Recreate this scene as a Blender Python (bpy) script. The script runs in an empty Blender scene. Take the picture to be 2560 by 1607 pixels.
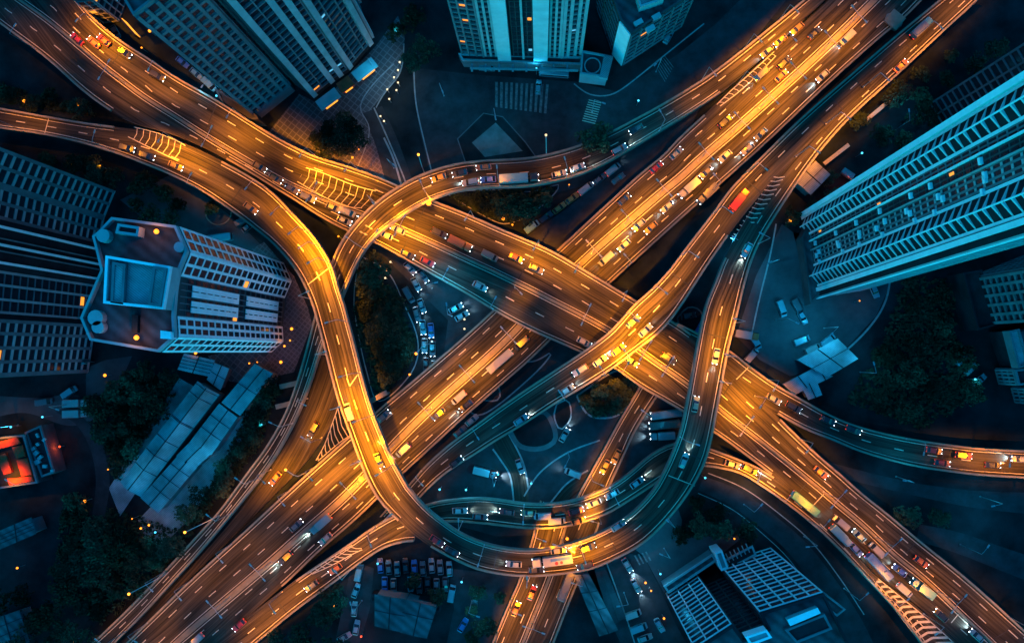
import bpy, bmesh, math, random
from mathutils import Vector, Matrix
random.seed(7)
S = bpy.context.scene
COL = S.collection
PI = math.pi
rad = math.radians

# ------------------------------------------------------------------ camera
H = 250.0                     # camera height above the streets, metres
FPX = 2297.0                  # focal length in pixels of the 2560 px wide photograph
NX, NY = 1350.0, 880.0        # where the plumb line under the camera meets the picture
cam_d = bpy.data.cameras.new('camera')
cam_d.sensor_width = 36.0
cam_d.lens = 36.0 * FPX / 2560.0
cam_d.clip_start = 1.0
cam_d.clip_end = 6000.0
cam = bpy.data.objects.new('camera', cam_d)
COL.objects.link(cam)
S.camera = cam
_dn = Vector(((NX - 1280.0) / FPX, -(NY - 803.5) / FPX, -1.0)).normalized()   # world down, in camera space
_q = _dn.rotation_difference(Vector((0, 0, -1)))
RC = _q.to_matrix()
cam.matrix_world = Matrix.Translation((0, 0, H)) @ RC.to_4x4()
RCI = RC.inverted()

def P(px, py, z=0.0):
    d = RC @ Vector(((px - 1280.0) / FPX, -(py - 803.5) / FPX, -1.0))
    k = (z - H) / d.z
    return Vector((d.x * k, d.y * k, z))

def proj(v):
    c = RCI @ (Vector(v) - Vector((0, 0, H)))
    return (1280.0 + FPX * c.x / -c.z, 803.5 - FPX * c.y / -c.z)

# ------------------------------------------------------------------ sky and moon
SUN_EL, SUN_ROT = 52.0, 200.0
W = bpy.data.worlds.new('World')
S.world = W
W.use_nodes = True
nt = W.node_tree
bg = nt.nodes['Background']
sky = nt.nodes.new('ShaderNodeTexSky')
sky.sky_type = 'NISHITA'
sky.sun_disc = False
sky.sun_elevation = rad(18)
sky.sun_rotation = rad(SUN_ROT)
mx = nt.nodes.new('ShaderNodeMix')
mx.data_type = 'RGBA'
mx.blend_type = 'MULTIPLY'
mx.inputs[0].default_value = 1.0
mx.inputs[7].default_value = (0.004, 0.70, 1.24, 1)       # the teal dusk of the photograph
nt.links.new(sky.outputs[0], mx.inputs[6])
nt.links.new(mx.outputs[2], bg.inputs[0])
bg.inputs[1].default_value = 0.15
sun_d = bpy.data.lights.new('moon', 'SUN')
sun_d.energy = 0.16
sun_d.angle = rad(6)
sun_d.color = (0.03, 0.55, 1.0)
sun = bpy.data.objects.new('moon', sun_d)
COL.objects.link(sun)
sun.rotation_euler = (rad(90 - SUN_EL), 0, rad(SUN_ROT))

S.view_settings.view_transform = 'Standard'
S.view_settings.look = 'None'
S.view_settings.exposure = 1.0
S.view_settings.gamma = 1.0
S.render.engine = 'CYCLES'
S.cycles.use_denoising = True
S.cycles.max_bounces = 4
S.cycles.diffuse_bounces = 0
S.cycles.glossy_bounces = 2
S.cycles.sample_clamp_indirect = 3.0
S.cycles.use_light_tree = True

LAMP_W = 22000.0              # radiant power of one sodium lamp in the scene's units
SODIUM = (1.0, 0.285, 0.0)
LED = (0.02, 0.55, 1.0)

# ------------------------------------------------------------------ materials
def new_mat(name):
    m = bpy.data.materials.new(name)
    m.use_nodes = True
    return m, m.node_tree, m.node_tree.nodes['Principled BSDF']

def mat(name, c, rough=0.7, metal=0.0, var=0.25, scale=1.5, spec=0.0):
    m, t, b = new_mat(name)
    b.inputs['Roughness'].default_value = rough
    b.inputs['Metallic'].default_value = metal
    b.inputs['Specular IOR Level'].default_value = spec
    tc = t.nodes.new('ShaderNodeTexCoord')
    n = t.nodes.new('ShaderNodeTexNoise')
    n.inputs['Scale'].default_value = scale
    n.inputs['Detail'].default_value = 5
    n.inputs['Roughness'].default_value = 0.65
    r = t.nodes.new('ShaderNodeValToRGB')
    r.color_ramp.elements[0].position = 0.3
    r.color_ramp.elements[1].position = 0.72
    r.color_ramp.elements[0].color = (*[x * (1 - var) for x in c], 1)
    r.color_ramp.elements[1].color = (*[min(1, x * (1 + var)) for x in c], 1)
    t.links.new(tc.outputs['Object'], n.inputs['Vector'])
    t.links.new(n.outputs['Fac'], r.inputs['Fac'])
    t.links.new(r.outputs['Color'], b.inputs['Base Color'])
    return m

def emis(name, c, s, sample=False):
    m, t, b = new_mat(name)
    b.inputs['Base Color'].default_value = (0.02, 0.02, 0.02, 1)
    b.inputs['Emission Color'].default_value = (*c, 1)
    b.inputs['Emission Strength'].default_value = s
    if not sample:
        m.cycles.emission_sampling = 'NONE'
    return m

def asphalt(name, c, trail_streak=0.5, gloss=0.55):
    """Asphalt with tyre-polish streaks that also paint in traffic light trails, patches and seams running along the road (UV: metres across, metres along)."""
    m, t, b = new_mat(name)
    N, L = t.nodes, t.links
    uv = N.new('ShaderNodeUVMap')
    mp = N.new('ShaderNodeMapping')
    mp.inputs['Scale'].default_value = (2.1, 0.022, 1)  # stretched lengthwise: passing light trails painted into the asphalt tone
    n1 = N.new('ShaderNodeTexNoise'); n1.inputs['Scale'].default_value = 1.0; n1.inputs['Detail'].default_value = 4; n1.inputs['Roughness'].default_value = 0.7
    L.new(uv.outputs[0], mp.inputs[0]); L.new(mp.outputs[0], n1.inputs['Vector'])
    mp2 = N.new('ShaderNodeMapping'); mp2.inputs['Scale'].default_value = (0.25, 0.05, 1)
    n2 = N.new('ShaderNodeTexNoise'); n2.inputs['Scale'].default_value = 1.0; n2.inputs['Detail'].default_value = 3
    L.new(uv.outputs[0], mp2.inputs[0]); L.new(mp2.outputs[0], n2.inputs['Vector'])
    n3 = N.new('ShaderNodeTexNoise'); n3.inputs['Scale'].default_value = 9.0; n3.inputs['Detail'].default_value = 6; n3.inputs['Roughness'].default_value = 0.8
    tc = N.new('ShaderNodeTexCoord'); L.new(tc.outputs['Object'], n3.inputs['Vector'])
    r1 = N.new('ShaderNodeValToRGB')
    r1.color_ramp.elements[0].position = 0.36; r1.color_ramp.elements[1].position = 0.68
    lo = 1 - trail_streak; hi = 1 + trail_streak
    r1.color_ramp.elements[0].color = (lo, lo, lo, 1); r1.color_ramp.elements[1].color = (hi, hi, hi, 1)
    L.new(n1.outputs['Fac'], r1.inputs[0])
    r2 = N.new('ShaderNodeValToRGB')
    r2.color_ramp.elements[0].position = 0.35; r2.color_ramp.elements[1].position = 0.65
    r2.color_ramp.elements[0].color = (.6, .6, .6, 1); r2.color_ramp.elements[1].color = (1.4, 1.4, 1.4, 1)
    L.new(n2.outputs['Fac'], r2.inputs[0])
    r3 = N.new('ShaderNodeValToRGB')
    r3.color_ramp.elements[0].position = 0.3; r3.color_ramp.elements[1].position = 0.7
    r3.color_ramp.elements[0].color = (.72, .72, .72, 1); r3.color_ramp.elements[1].color = (1.28, 1.28, 1.28, 1)
    L.new(n3.outputs['Fac'], r3.inputs[0])
    def mul(a, bb):
        x = N.new('ShaderNodeMix'); x.data_type = 'RGBA'; x.blend_type = 'MULTIPLY'; x.inputs[0].default_value = 1
        x.clamp_result = False
        L.new(a, x.inputs[6])
        if isinstance(bb, tuple): x.inputs[7].default_value = bb
        else: L.new(bb, x.inputs[7])
        return x.outputs[2]
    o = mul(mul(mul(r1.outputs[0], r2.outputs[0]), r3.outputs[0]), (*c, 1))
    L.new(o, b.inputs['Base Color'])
    b.inputs['Roughness'].default_value = gloss
    b.inputs['Specular IOR Level'].default_value = 0.08
    return m

def paving(name, c1, c2, size):
    m, t, b = new_mat(name)
    N, L = t.nodes, t.links
    tc = N.new('ShaderNodeTexCoord')
    mp = N.new('ShaderNodeMapping'); mp.inputs['Rotation'].default_value = (0, 0, rad(38))
    br = N.new('ShaderNodeTexBrick')
    br.offset = 0.0
    br.inputs['Scale'].default_value = 1.0
    br.inputs['Brick Width'].default_value = size
    br.inputs['Row Height'].default_value = size
    br.inputs['Mortar Size'].default_value = 0.13
    br.inputs['Color1'].default_value = (*c1, 1)
    br.inputs['Color2'].default_value = (*[x * 1.5 for x in c1], 1)
    br.inputs['Mortar'].default_value = (*c2, 1)
    L.new(tc.outputs['Object'], mp.inputs[0]); L.new(mp.outputs[0], br.inputs['Vector'])
    n = N.new('ShaderNodeTexNoise'); n.inputs['Scale'].default_value = 0.25; n.inputs['Detail'].default_value = 5
    L.new(tc.outputs['Object'], n.inputs['Vector'])
    r = N.new('ShaderNodeValToRGB')
    r.color_ramp.elements[0].color = (.55, .55, .55, 1); r.color_ramp.elements[1].color = (1.4, 1.4, 1.4, 1)
    L.new(n.outputs['Fac'], r.inputs[0])
    x = N.new('ShaderNodeMix'); x.data_type = 'RGBA'; x.blend_type = 'MULTIPLY'; x.inputs[0].default_value = 1
    L.new(br.outputs['Color'], x.inputs[6]); L.new(r.outputs[0], x.inputs[7])
    L.new(x.outputs[2], b.inputs['Base Color'])
    b.inputs['Roughness'].default_value = 0.7
    return m

M = {}
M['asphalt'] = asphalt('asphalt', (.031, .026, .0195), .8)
M['street'] = mat('street_asphalt', (.03, .033, .036), .6, 0, .35, .25)
M['apron'] = mat('yard_asphalt', (.05, .055, .06), .6, 0, .35, .12)
M['soil'] = mat('soil_and_grass', (.014, .019, .021), .9, 0, .6, .1)
M['concrete'] = mat('concrete', (.2, .17, .125), .8, 0, .2, .5)
M['deckside'] = mat('deck_concrete', (.16, .16, .155), .85, 0, .3, .3)
M['kerb'] = mat('kerb_stone', (.22, .22, .215), .8, 0, .25, .8)
M['path'] = mat('path_concrete', (.1, .1, .1), .8, 0, .3, .3)
M['paint'] = mat('road_paint', (.38, .34, .26), .6, 0, .25, 2.5)
M['paintdim'] = mat('worn_road_paint', (.13, .135, .13), .7, 0, .5, 1.2)
M['plaza'] = paving('plaza_paving', (.03, .031, .035), (.1, .1, .1), 1.5)
M['redpave'] = paving('red_paving', (.05, .034, .037), (.12, .09, .09), 1.1)
M['white'] = mat('white_facade', (.8, .8, .8), .7, 0, .12, .25)
M['balcony'] = mat('balcony_concrete', (.55, .55, .55), .75, 0, .15, .3)
M['pale'] = mat('pale_facade', (.34, .35, .35), .75, 0, .2, .2)
M['grey'] = mat('grey_facade', (.15, .155, .165), .8, 0, .25, .2)
M['dark'] = mat('dark_facade', (.022, .024, .028), .6, 0, .3, .2)
M['mid'] = mat('mid_facade', (.06, .063, .066), .7, 0, .3, .2)
M['roof'] = mat('roof_felt', (.09, .094, .1), .85, 0, .25, .35)
M['darkroof'] = mat('dark_roof', (.028, .029, .032), .85, 0, .35, .3)
M['tin'] = mat('sheet_roof', (.31, .315, .32), .6, 0, .22, .35)
def ribbed(m, sc):
    t = m.node_tree; b = t.nodes['Principled BSDF']
    src = b.inputs['Base Color'].links[0].from_socket
    tc = t.nodes.new('ShaderNodeTexCoord'); mp = t.nodes.new('ShaderNodeMapping'); mp.inputs['Rotation'].default_value = (0, 0, rad(-52))
    w = t.nodes.new('ShaderNodeTexWave'); w.inputs['Scale'].default_value = sc; w.inputs['Distortion'].default_value = .6; w.inputs['Detail'].default_value = 2
    r = t.nodes.new('ShaderNodeValToRGB'); r.color_ramp.elements[0].color = (.72, .72, .72, 1); r.color_ramp.elements[1].color = (1.12, 1.12, 1.12, 1)
    n = t.nodes.new('ShaderNodeTexNoise'); n.inputs['Scale'].default_value = .12; n.inputs['Detail'].default_value = 6
    r2 = t.nodes.new('ShaderNodeValToRGB'); r2.color_ramp.elements[0].position = .35; r2.color_ramp.elements[1].position = .6; r2.color_ramp.elements[0].color = (.6, .57, .55, 1); r2.color_ramp.elements[1].color = (1.1, 1.1, 1.1, 1)
    x = t.nodes.new('ShaderNodeMix'); x.data_type = 'RGBA'; x.blend_type = 'MULTIPLY'; x.inputs[0].default_value = 1
    y = t.nodes.new('ShaderNodeMix'); y.data_type = 'RGBA'; y.blend_type = 'MULTIPLY'; y.inputs[0].default_value = 1
    L = t.links
    L.new(tc.outputs['Object'], mp.inputs[0]); L.new(mp.outputs[0], w.inputs['Vector']); L.new(w.outputs['Color'], r.inputs[0]); L.new(tc.outputs['Object'], n.inputs['Vector']); L.new(n.outputs['Fac'], r2.inputs[0])
    L.new(src, x.inputs[6]); L.new(r.outputs[0], x.inputs[7]); L.new(x.outputs[2], y.inputs[6]); L.new(r2.outputs[0], y.inputs[7]); L.new(y.outputs[2], b.inputs['Base Color'])
ribbed(M['tin'], .8); ribbed(M['roof'], .15)
def per_object(m, lo, hi):
    t = m.node_tree; b = t.nodes['Principled BSDF']; src = b.inputs['Base Color'].links[0].from_socket
    oi = t.nodes.new('ShaderNodeObjectInfo'); r = t.nodes.new('ShaderNodeMapRange'); r.inputs['To Min'].default_value = lo; r.inputs['To Max'].default_value = hi
    x = t.nodes.new('ShaderNodeMix'); x.data_type = 'RGBA'; x.blend_type = 'MULTIPLY'; x.inputs[0].default_value = 1
    t.links.new(oi.outputs['Random'], r.inputs['Value']); t.links.new(src, x.inputs[6]); t.links.new(r.outputs[0], x.inputs[7]); t.links.new(x.outputs[2], b.inputs['Base Color'])
M['redtile'] = mat('red_roof', (.62, .06, .03), .7, 0, .3, .5)
M['metal'] = mat('galvanised_metal', (.35, .35, .36), .45, .6, .15, 2)
M['glass'] = mat('window_glass', (.014, .02, .028), .2, 0, .3, .3, .04)
M['carglass'] = mat('car_glass', (.012, .014, .018), .08, 0, .1, 1, .6)
M['tyre'] = mat('tyre_rubber', (.02, .02, .02), .8)
M['bark'] = mat('bark', (.06, .045, .035), .9)
M['leaf'] = mat('foliage', (.024, .036, .021), .65, 0, .6, .7)
M['leaf2'] = mat('pale_foliage', (.05, .065, .035), .65, 0, .5, .7)
per_object(M['leaf'], .45, 1.8); per_object(M['leaf2'], .6, 1.5)
M['litwarm'] = emis('lit_window_warm', (1, .3, .03), .8)
M['litcool'] = emis('lit_window_cool', (.15, .65, 1), .5)
M['lens'] = emis('sodium_lens', (1, .3, .02), 3)
M['globe'] = emis('sodium_globe', (1, .24, .01), 1.7)
M['globewhite'] = emis('white_globe', (1, .7, .35), .8)
M['globecyan'] = emis('cyan_globe', (.08, .6, .9), .9)
M['globered'] = emis('red_beacon', (1, .07, .01), 1)
M['head'] = emis('headlight_glow', (.75, .9, 1), 14)
M['tail'] = emis('tail_light_glow', (1, .04, .01), 3)
M['headoff'] = mat('headlight_off', (.6, .62, .63), .2)
M['tailoff'] = mat('tail_light_off', (.3, .02, .02), .3)
M['canopylit'] = emis('lit_canopy', (1, .3, .02), 1.1)
M['signcyan'] = emis('cyan_sign', (.3, .85, 1), 3.5)
PAINTS = {'white': (.19, .19, .19), 'silver': (.07, .075, .08), 'black': (.012, .012, .014), 'grey': (.12, .125, .13),
          'yellow': (.2, .11, .01), 'red': (.22, .012, .01), 'blue': (.03, .09, .26), 'teal': (.05, .2, .22),
          'beige': (.09, .08, .065), 'cyan': (.08, .2, .23), 'green': (.03, .16, .13), 'orange': (.24, .07, .012)}
for k, c in PAINTS.items():
    M['p_' + k] = mat('paint_' + k, c, .3, .15 if k in ('silver', 'grey') else 0, .05, 1, .6)

# ------------------------------------------------------------------ mesh collector and object helpers
class MB:
    def __init__(self):
        self.v = []; self.f = []; self.uv = {}
    def add(self, vs, fs):
        o = len(self.v)
        self.v += [tuple(x) for x in vs]
        self.f += [tuple(i + o for i in f) for f in fs]
    def quad(self, a, b, c, d, uv=None):
        if uv: self.uv[len(self.f)] = uv
        self.add([a, b, c, d], [(0, 1, 2, 3)])
    def box(self, c, s, rz=0.0):
        hx, hy, hz = s[0] / 2, s[1] / 2, s[2] / 2
        ca, sa = math.cos(rz), math.sin(rz)
        vs = []
        for z in (-hz, hz):
            for x, y in ((-hx, -hy), (hx, -hy), (hx, hy), (-hx, hy)):
                vs.append((c[0] + x * ca - y * sa, c[1] + x * sa + y * ca, c[2] + z))
        self.add(vs, [(3, 2, 1, 0), (4, 5, 6, 7), (0, 1, 5, 4), (1, 2, 6, 5), (2, 3, 7, 6), (3, 0, 4, 7)])
    def prism(self, poly, z0, z1):
        a = sum(poly[i][0] * poly[(i + 1) % len(poly)][1] - poly[(i + 1) % len(poly)][0] * poly[i][1] for i in range(len(poly)))
        if a < 0: poly = poly[::-1]
        n = len(poly)
        vs = [(p[0], p[1], z0) for p in poly] + [(p[0], p[1], z1) for p in poly]
        fs = [tuple(range(n - 1, -1, -1)), tuple(range(n, 2 * n))] + [(i, (i + 1) % n, n + (i + 1) % n, n + i) for i in range(n)]
        self.add(vs, fs)
    def tube(self, pts, r0, r1=None, seg=6):
        r1 = r0 if r1 is None else r1
        rings = []
        for i, p in enumerate(pts):
            p = Vector(p)
            d = (Vector(pts[min(i + 1, len(pts) - 1)]) - Vector(pts[max(i - 1, 0)])).normalized()
            a = d.orthogonal().normalized(); b = d.cross(a)
            r = r0 + (r1 - r0) * i / max(1, len(pts) - 1)
            rings.append([p + (a * math.cos(2 * PI * k / seg) + b * math.sin(2 * PI * k / seg)) * r for k in range(seg)])
        vs = [v for g in rings for v in g]
        fs = []
        for i in range(len(rings) - 1):
            for k in range(seg):
                fs.append((i * seg + k, i * seg + (k + 1) % seg, (i + 1) * seg + (k + 1) % seg, (i + 1) * seg + k))
        fs.append(tuple(range(seg - 1, -1, -1))); fs.append(tuple((len(rings) - 1) * seg + k for k in range(seg)))
        self.add(vs, fs)
    def ball(self, c, r, seg=10, rings=6, squash=1.0):
        vs = [(c[0], c[1], c[2] - r * squash)]; fs = []
        for i in range(1, rings):
            a = -PI / 2 + PI * i / rings
            for k in range(seg):
                b = 2 * PI * k / seg
                vs.append((c[0] + r * math.cos(a) * math.cos(b), c[1] + r * math.cos(a) * math.sin(b), c[2] + r * squash * math.sin(a)))
        vs.append((c[0], c[1], c[2] + r * squash))
        for k in range(seg): fs.append((0, 1 + (k + 1) % seg, 1 + k))
        for i in range(rings - 2):
            for k in range(seg):
                a = 1 + i * seg
                fs.append((a + k, a + (k + 1) % seg, a + seg + (k + 1) % seg, a + seg + k))
        t = len(vs) - 1; a = 1 + (rings - 2) * seg
        for k in range(seg): fs.append((a + k, a + (k + 1) % seg, t))
        self.add(vs, fs)
    def mesh(self, name, m, smooth=False):
        me = bpy.data.meshes.new(name)
        me.from_pydata(self.v, [], self.f)
        if self.uv:
            l = me.uv_layers.new(name='UVMap')
            for p in me.polygons:
                u = self.uv.get(p.index)
                if u:
                    for k, li in enumerate(p.loop_indices): l.data[li].uv = u[k]
        me.materials.append(m)
        if smooth:
            for p in me.polygons: p.use_smooth = True
        me.update()
        return me
    def obj(self, name, m, parent=None, smooth=False):
        if not self.f: return None
        return link(name, self.mesh(name, m, smooth), parent)

def link(name, data, parent=None, loc=None):
    o = bpy.data.objects.new(name, data)
    COL.objects.link(o)
    if parent is not None: o.parent = parent
    if loc is not None: o.location = loc
    return o

def tag(o, label, cat, group=None):
    o['label'] = label; o['category'] = cat
    if group: o['group'] = group
    return o

def thing(name, label, cat, loc=(0, 0, 0), rz=0.0, group=None):
    o = link(name, None, None, loc)
    o.rotation_euler = (0, 0, rz)
    o.empty_display_size = .5
    return tag(o, label, cat, group)

def struct(o):
    o['kind'] = 'structure'
    return o

ORD = ['first', 'second', 'third', 'fourth', 'fifth', 'sixth', 'seventh', 'eighth', 'ninth', 'tenth', 'eleventh', 'twelfth',
       'thirteenth', 'fourteenth', 'fifteenth', 'sixteenth', 'seventeenth', 'eighteenth', 'nineteenth', 'twentieth']

# ------------------------------------------------------------------ curves
def smooth(pts, step):
    """Catmull-Rom through the points, resampled at even steps."""
    n = len(pts); out = []
    for i in range(n - 1):
        p0 = Vector(pts[max(i - 1, 0)]); p1 = Vector(pts[i]); p2 = Vector(pts[i + 1]); p3 = Vector(pts[min(i + 2, n - 1)])
        for k in range(12):
            t = k / 12
            out.append(.5 * ((2 * p1) + (p2 - p0) * t + (2 * p0 - 5 * p1 + 4 * p2 - p3) * t * t + (3 * p1 - p0 - 3 * p2 + p3) * t ** 3))
    out.append(Vector(pts[-1]))
    for _ in range(6):                                   # take the tracing wobble out
        out = [out[0]] + [(out[i - 1] + out[i] * 2 + out[i + 1]) / 4 for i in range(1, len(out) - 1)] + [out[-1]]
    L = [0.0]
    for i in range(1, len(out)): L.append(L[-1] + (out[i] - out[i - 1]).length)
    m = max(2, int(L[-1] / step) + 1)
    res = []; j = 0
    for k in range(m):
        s = L[-1] * k / (m - 1)
        while j < len(L) - 2 and L[j + 1] < s: j += 1
        t = (s - L[j]) / max(1e-9, L[j + 1] - L[j])
        res.append(out[j].lerp(out[j + 1], t))
    return res

def match(A, B):
    """For every point of A the facing point of the polyline B (never stepping back)."""
    par = []; lo = 0.0
    for p in A:
        best = None
        i0 = int(lo)
        for i in range(i0, min(len(B) - 1, i0 + 40)):
            a, b = B[i], B[i + 1]
            d = b - a
            t = max(0, min(1, (p - a).dot(d) / max(1e-9, d.length_squared)))
            if i + t < lo: t = lo - i
            q = a + d * t
            e = (p - q).length
            if best is None or e < best[0]: best = (e, i + t)
        lo = best[1] if best else lo
        par.append(lo)
    for _ in range(20):
        par = [par[0]] + [(par[i - 1] + 2 * par[i] + par[i + 1]) / 4 for i in range(1, len(par) - 1)] + [par[-1]]
    out = []
    for t in par:
        i = min(len(B) - 2, int(t))
        out.append(B[i].lerp(B[i + 1], t - i))
    return out

ROADS = {}
class Road:
    def __init__(self, key, Lp, Rp, zs, step=22):
        self.key = key
        a = smooth(Lp, step); b = smooth(Rp, step / 2)
        b = match(a, b)
        self.n = len(a)
        zi = []
        for x, y, z in zs:
            i = min(range(self.n), key=lambda k: (a[k] - Vector((x, y))).length)
            zi.append((i, z))
        zi.sort()
        self.z = []
        for i in range(self.n):
            if i <= zi[0][0]: self.z.append(zi[0][1]); continue
            if i >= zi[-1][0]: self.z.append(zi[-1][1]); continue
            for (i0, z0), (i1, z1) in zip(zi, zi[1:]):
                if i0 <= i <= i1:
                    t = (i - i0) / max(1, i1 - i0); t = t * t * (3 - 2 * t)
                    self.z.append(z0 + (z1 - z0) * t); break
        self.pl = a; self.pr = b
        self.L = [P(p.x, p.y, z) for p, z in zip(a, self.z)]
        self.R = [P(p.x, p.y, z) for p, z in zip(b, self.z)]
        self.w = [(r - l).length for l, r in zip(self.L, self.R)]
        self.s = [0.0]
        for i in range(1, self.n):
            self.s.append(self.s[-1] + ((self.L[i] + self.R[i]) / 2 - (self.L[i - 1] + self.R[i - 1]) / 2).length)
        ROADS[key] = self
    def at(self, i, f, dz=0.0):
        p = self.L[i].lerp(self.R[i], f)
        return Vector((p.x, p.y, p.z + dz))
    def off(self, i, o, dz=0.0):               # o metres in from L, or from R when negative
        f = o / self.w[i] if o >= 0 else 1 + o / self.w[i]
        return self.at(i, f, dz)
    def cut(self, s, f, dz=0.0):               # by arc length
        s = max(0, min(self.s[-1], s))
        i = 0
        lo, hi = 0, self.n - 1
        while hi - lo > 1:
            m = (lo + hi) // 2
            if self.s[m] <= s: lo = m
            else: hi = m
        t = (s - self.s[lo]) / max(1e-9, self.s[hi] - self.s[lo])
        return self.at(lo, f, dz).lerp(self.at(hi, f, dz), t)
    def near(self, px, py, f=0.5):
        return min(range(self.n), key=lambda i: (self.pl[i].lerp(self.pr[i], f) - Vector((px, py))).length)
    def tan(self, i):
        d = self.at(min(i + 1, self.n - 1), .5) - self.at(max(i - 1, 0), .5)
        d.z = 0
        return d.normalized()
    # ---- shapes
    def surface(self, mb, f0=0.0, f1=1.0, dz=0.0, cols=4):
        for i in range(self.n - 1):
            for c in range(cols):
                a = f0 + (f1 - f0) * c / cols; b = f0 + (f1 - f0) * (c + 1) / cols
                mb.quad(self.at(i, b, dz), self.at(i + 1, b, dz), self.at(i + 1, a, dz), self.at(i, a, dz),
                        [(b * self.w[i], self.s[i]), (b * self.w[i + 1], self.s[i + 1]), (a * self.w[i + 1], self.s[i + 1]), (a * self.w[i], self.s[i])])
    def strip(self, mb, fa, fb, z0, z1, rng=None):
        """A long box; fa, fb give the two sides for a sample index."""
        i0, i1 = rng or (0, self.n - 1)
        if i1 <= i0: return
        sec = []
        for i in range(i0, i1 + 1):
            a, b = fa(i), fb(i)
            sec.append([Vector((a.x, a.y, a.z + z0)), Vector((b.x, b.y, b.z + z0)), Vector((b.x, b.y, b.z + z1)), Vector((a.x, a.y, a.z + z1))])
        vs = [v for q in sec for v in q]; fs = []
        for k in range(len(sec) - 1):
            o = k * 4
            for j in range(4): fs.append((o + j, o + (j + 1) % 4, o + 4 + (j + 1) % 4, o + 4 + j))
        fs.append((3, 2, 1, 0)); o = (len(sec) - 1) * 4; fs.append((o, o + 1, o + 2, o + 3))
        mb.add(vs, fs)
    def runs(self, opens):
        """Index ranges left when the open stretches (pixel pairs near which the edge is missing) are taken out."""
        gone = set()
        for (ax, ay, bx, by) in opens:
            i = self.near(ax, ay); j = self.near(bx, by)
            gone |= set(range(min(i, j), max(i, j)))
        out = []; st = None
        for i in range(self.n - 1):
            if i not in gone and st is None: st = i
            if i in gone and st is not None: out.append((st, i)); st = None
        if st is not None: out.append((st, self.n - 1))
        return out
    def dashes(self, mb, f, dl=2.5, gap=6.2, w=.22, s0=0.0, s1=None, dz=.03):
        s1 = self.s[-1] if s1 is None else s1
        s = s0
        while s + dl < s1:
            k = 2
            for q in range(k):
                a = s + dl * q / k; b = s + dl * (q + 1) / k
                fa = f(a) if callable(f) else f; fb = f(b) if callable(f) else f
                p, r = self.cut(a, fa, dz), self.cut(b, fb, dz)
                d = (r - p); d.z = 0; d.normalize()
                nn = Vector((-d.y, d.x, 0)) * w / 2
                mb.quad(p - nn, r - nn, r + nn, p + nn)
            s += dl + gap
    def line(self, mb, ofn, w=.22, dz=.03, rng=None):
        i0, i1 = rng or (0, self.n - 1)
        for i in range(i0, i1):
            p, r = ofn(i), ofn(i + 1)
            d = (r - p); d.z = 0
            if d.length < 1e-6: continue
            d.normalize()
            nn = Vector((-d.y, d.x, 0)) * w / 2
            u = Vector((0, 0, dz))
            mb.quad(p - nn + u, r - nn + u, r + nn + u, p + nn + u)

def median_f(rd, pts):
    m = smooth(pts, 11)
    fs = []
    for i in range(rd.n):
        a, b = rd.pl[i], rd.pr[i]
        d = b - a
        q = min(m, key=lambda p: abs((p - a).dot(Vector((-d.y, d.x)))) / d.length + (0 if -.3 < (p - a).dot(d) / d.length_squared < 1.3 else 1e3))
        fs.append(max(.2, min(.8, (q - a).dot(d) / d.length_squared)))
    for _ in range(25):
        fs = [fs[0]] + [(fs[i - 1] + 2 * fs[i] + fs[i + 1]) / 4 for i in range(1, len(fs) - 1)] + [fs[-1]]
    return fs

# ------------------------------------------------------------------ traced carriageways (pixels of the photograph)
A = Road('A',
    [(40,-190),(165,-40),(225,35),(298,98),(372,146),(446,196),(521,238),(595,283),(700,348),(787,390),(873,417),(954,446),(1020,476),(1087,503),(1171,536),(1245,569),(1329,604),(1389,632),(1487,690),(1591,752),(1686,806),(1750,853),(1830,930),(1890,990),(1934,1030),(1979,1075),(2045,1137),(2098,1182),(2146,1225),(2217,1282),(2306,1356),(2425,1452),(2560,1574),(2630,1640)],
    [(-200,-90),(-60,15),(0,60),(119,149),(208,229),(283,283),(340,310),(420,332),(490,360),(553,392),(620,430),(694,476),(739,503),(799,542),(867,578),(935,607),(992,637),(1066,679),(1177,741),(1240,780),(1320,823),(1395,856),(1460,885),(1538,923),(1597,965),(1657,1000),(1713,1033),(1790,1085),(1860,1135),(1964,1215),(2062,1300),(2113,1348),(2187,1434),(2277,1499),(2396,1603),(2440,1645)],
    [(40,-190,9),(446,196,9),(700,348,8),(954,446,6.5),(2630,1640,6.5)])
A_MED = median_f(A, [(-10,-40),(45,0),(149,71),(238,149),(312,200),(417,277),(506,345),(600,402),(700,452),(800,497),(900,533),(960,554),(1007,574),(1126,628),(1215,670),(1320,717),(1389,756),(1526,825),(1600,880),(1728,965),(1800,1025),(1994,1175),(2062,1232),(2158,1315),(2277,1416),(2396,1529),(2455,1583),(2520,1645)])
G = Road('G',
    [(1690,806),(1755,838),(1823,875),(1871,913),(1940,961),(2009,1000),(2068,1033),(2143,1064),(2262,1093),(2396,1113),(2480,1121),(2640,1128)],
    [(1700,880),(1800,945),(1880,995),(1934,1030),(2009,1072),(2083,1101),(2158,1132),(2277,1164),(2396,1182),(2480,1190),(2640,1199)],
    [(1690,806,6.46),(2640,1128,6.46)])
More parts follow.
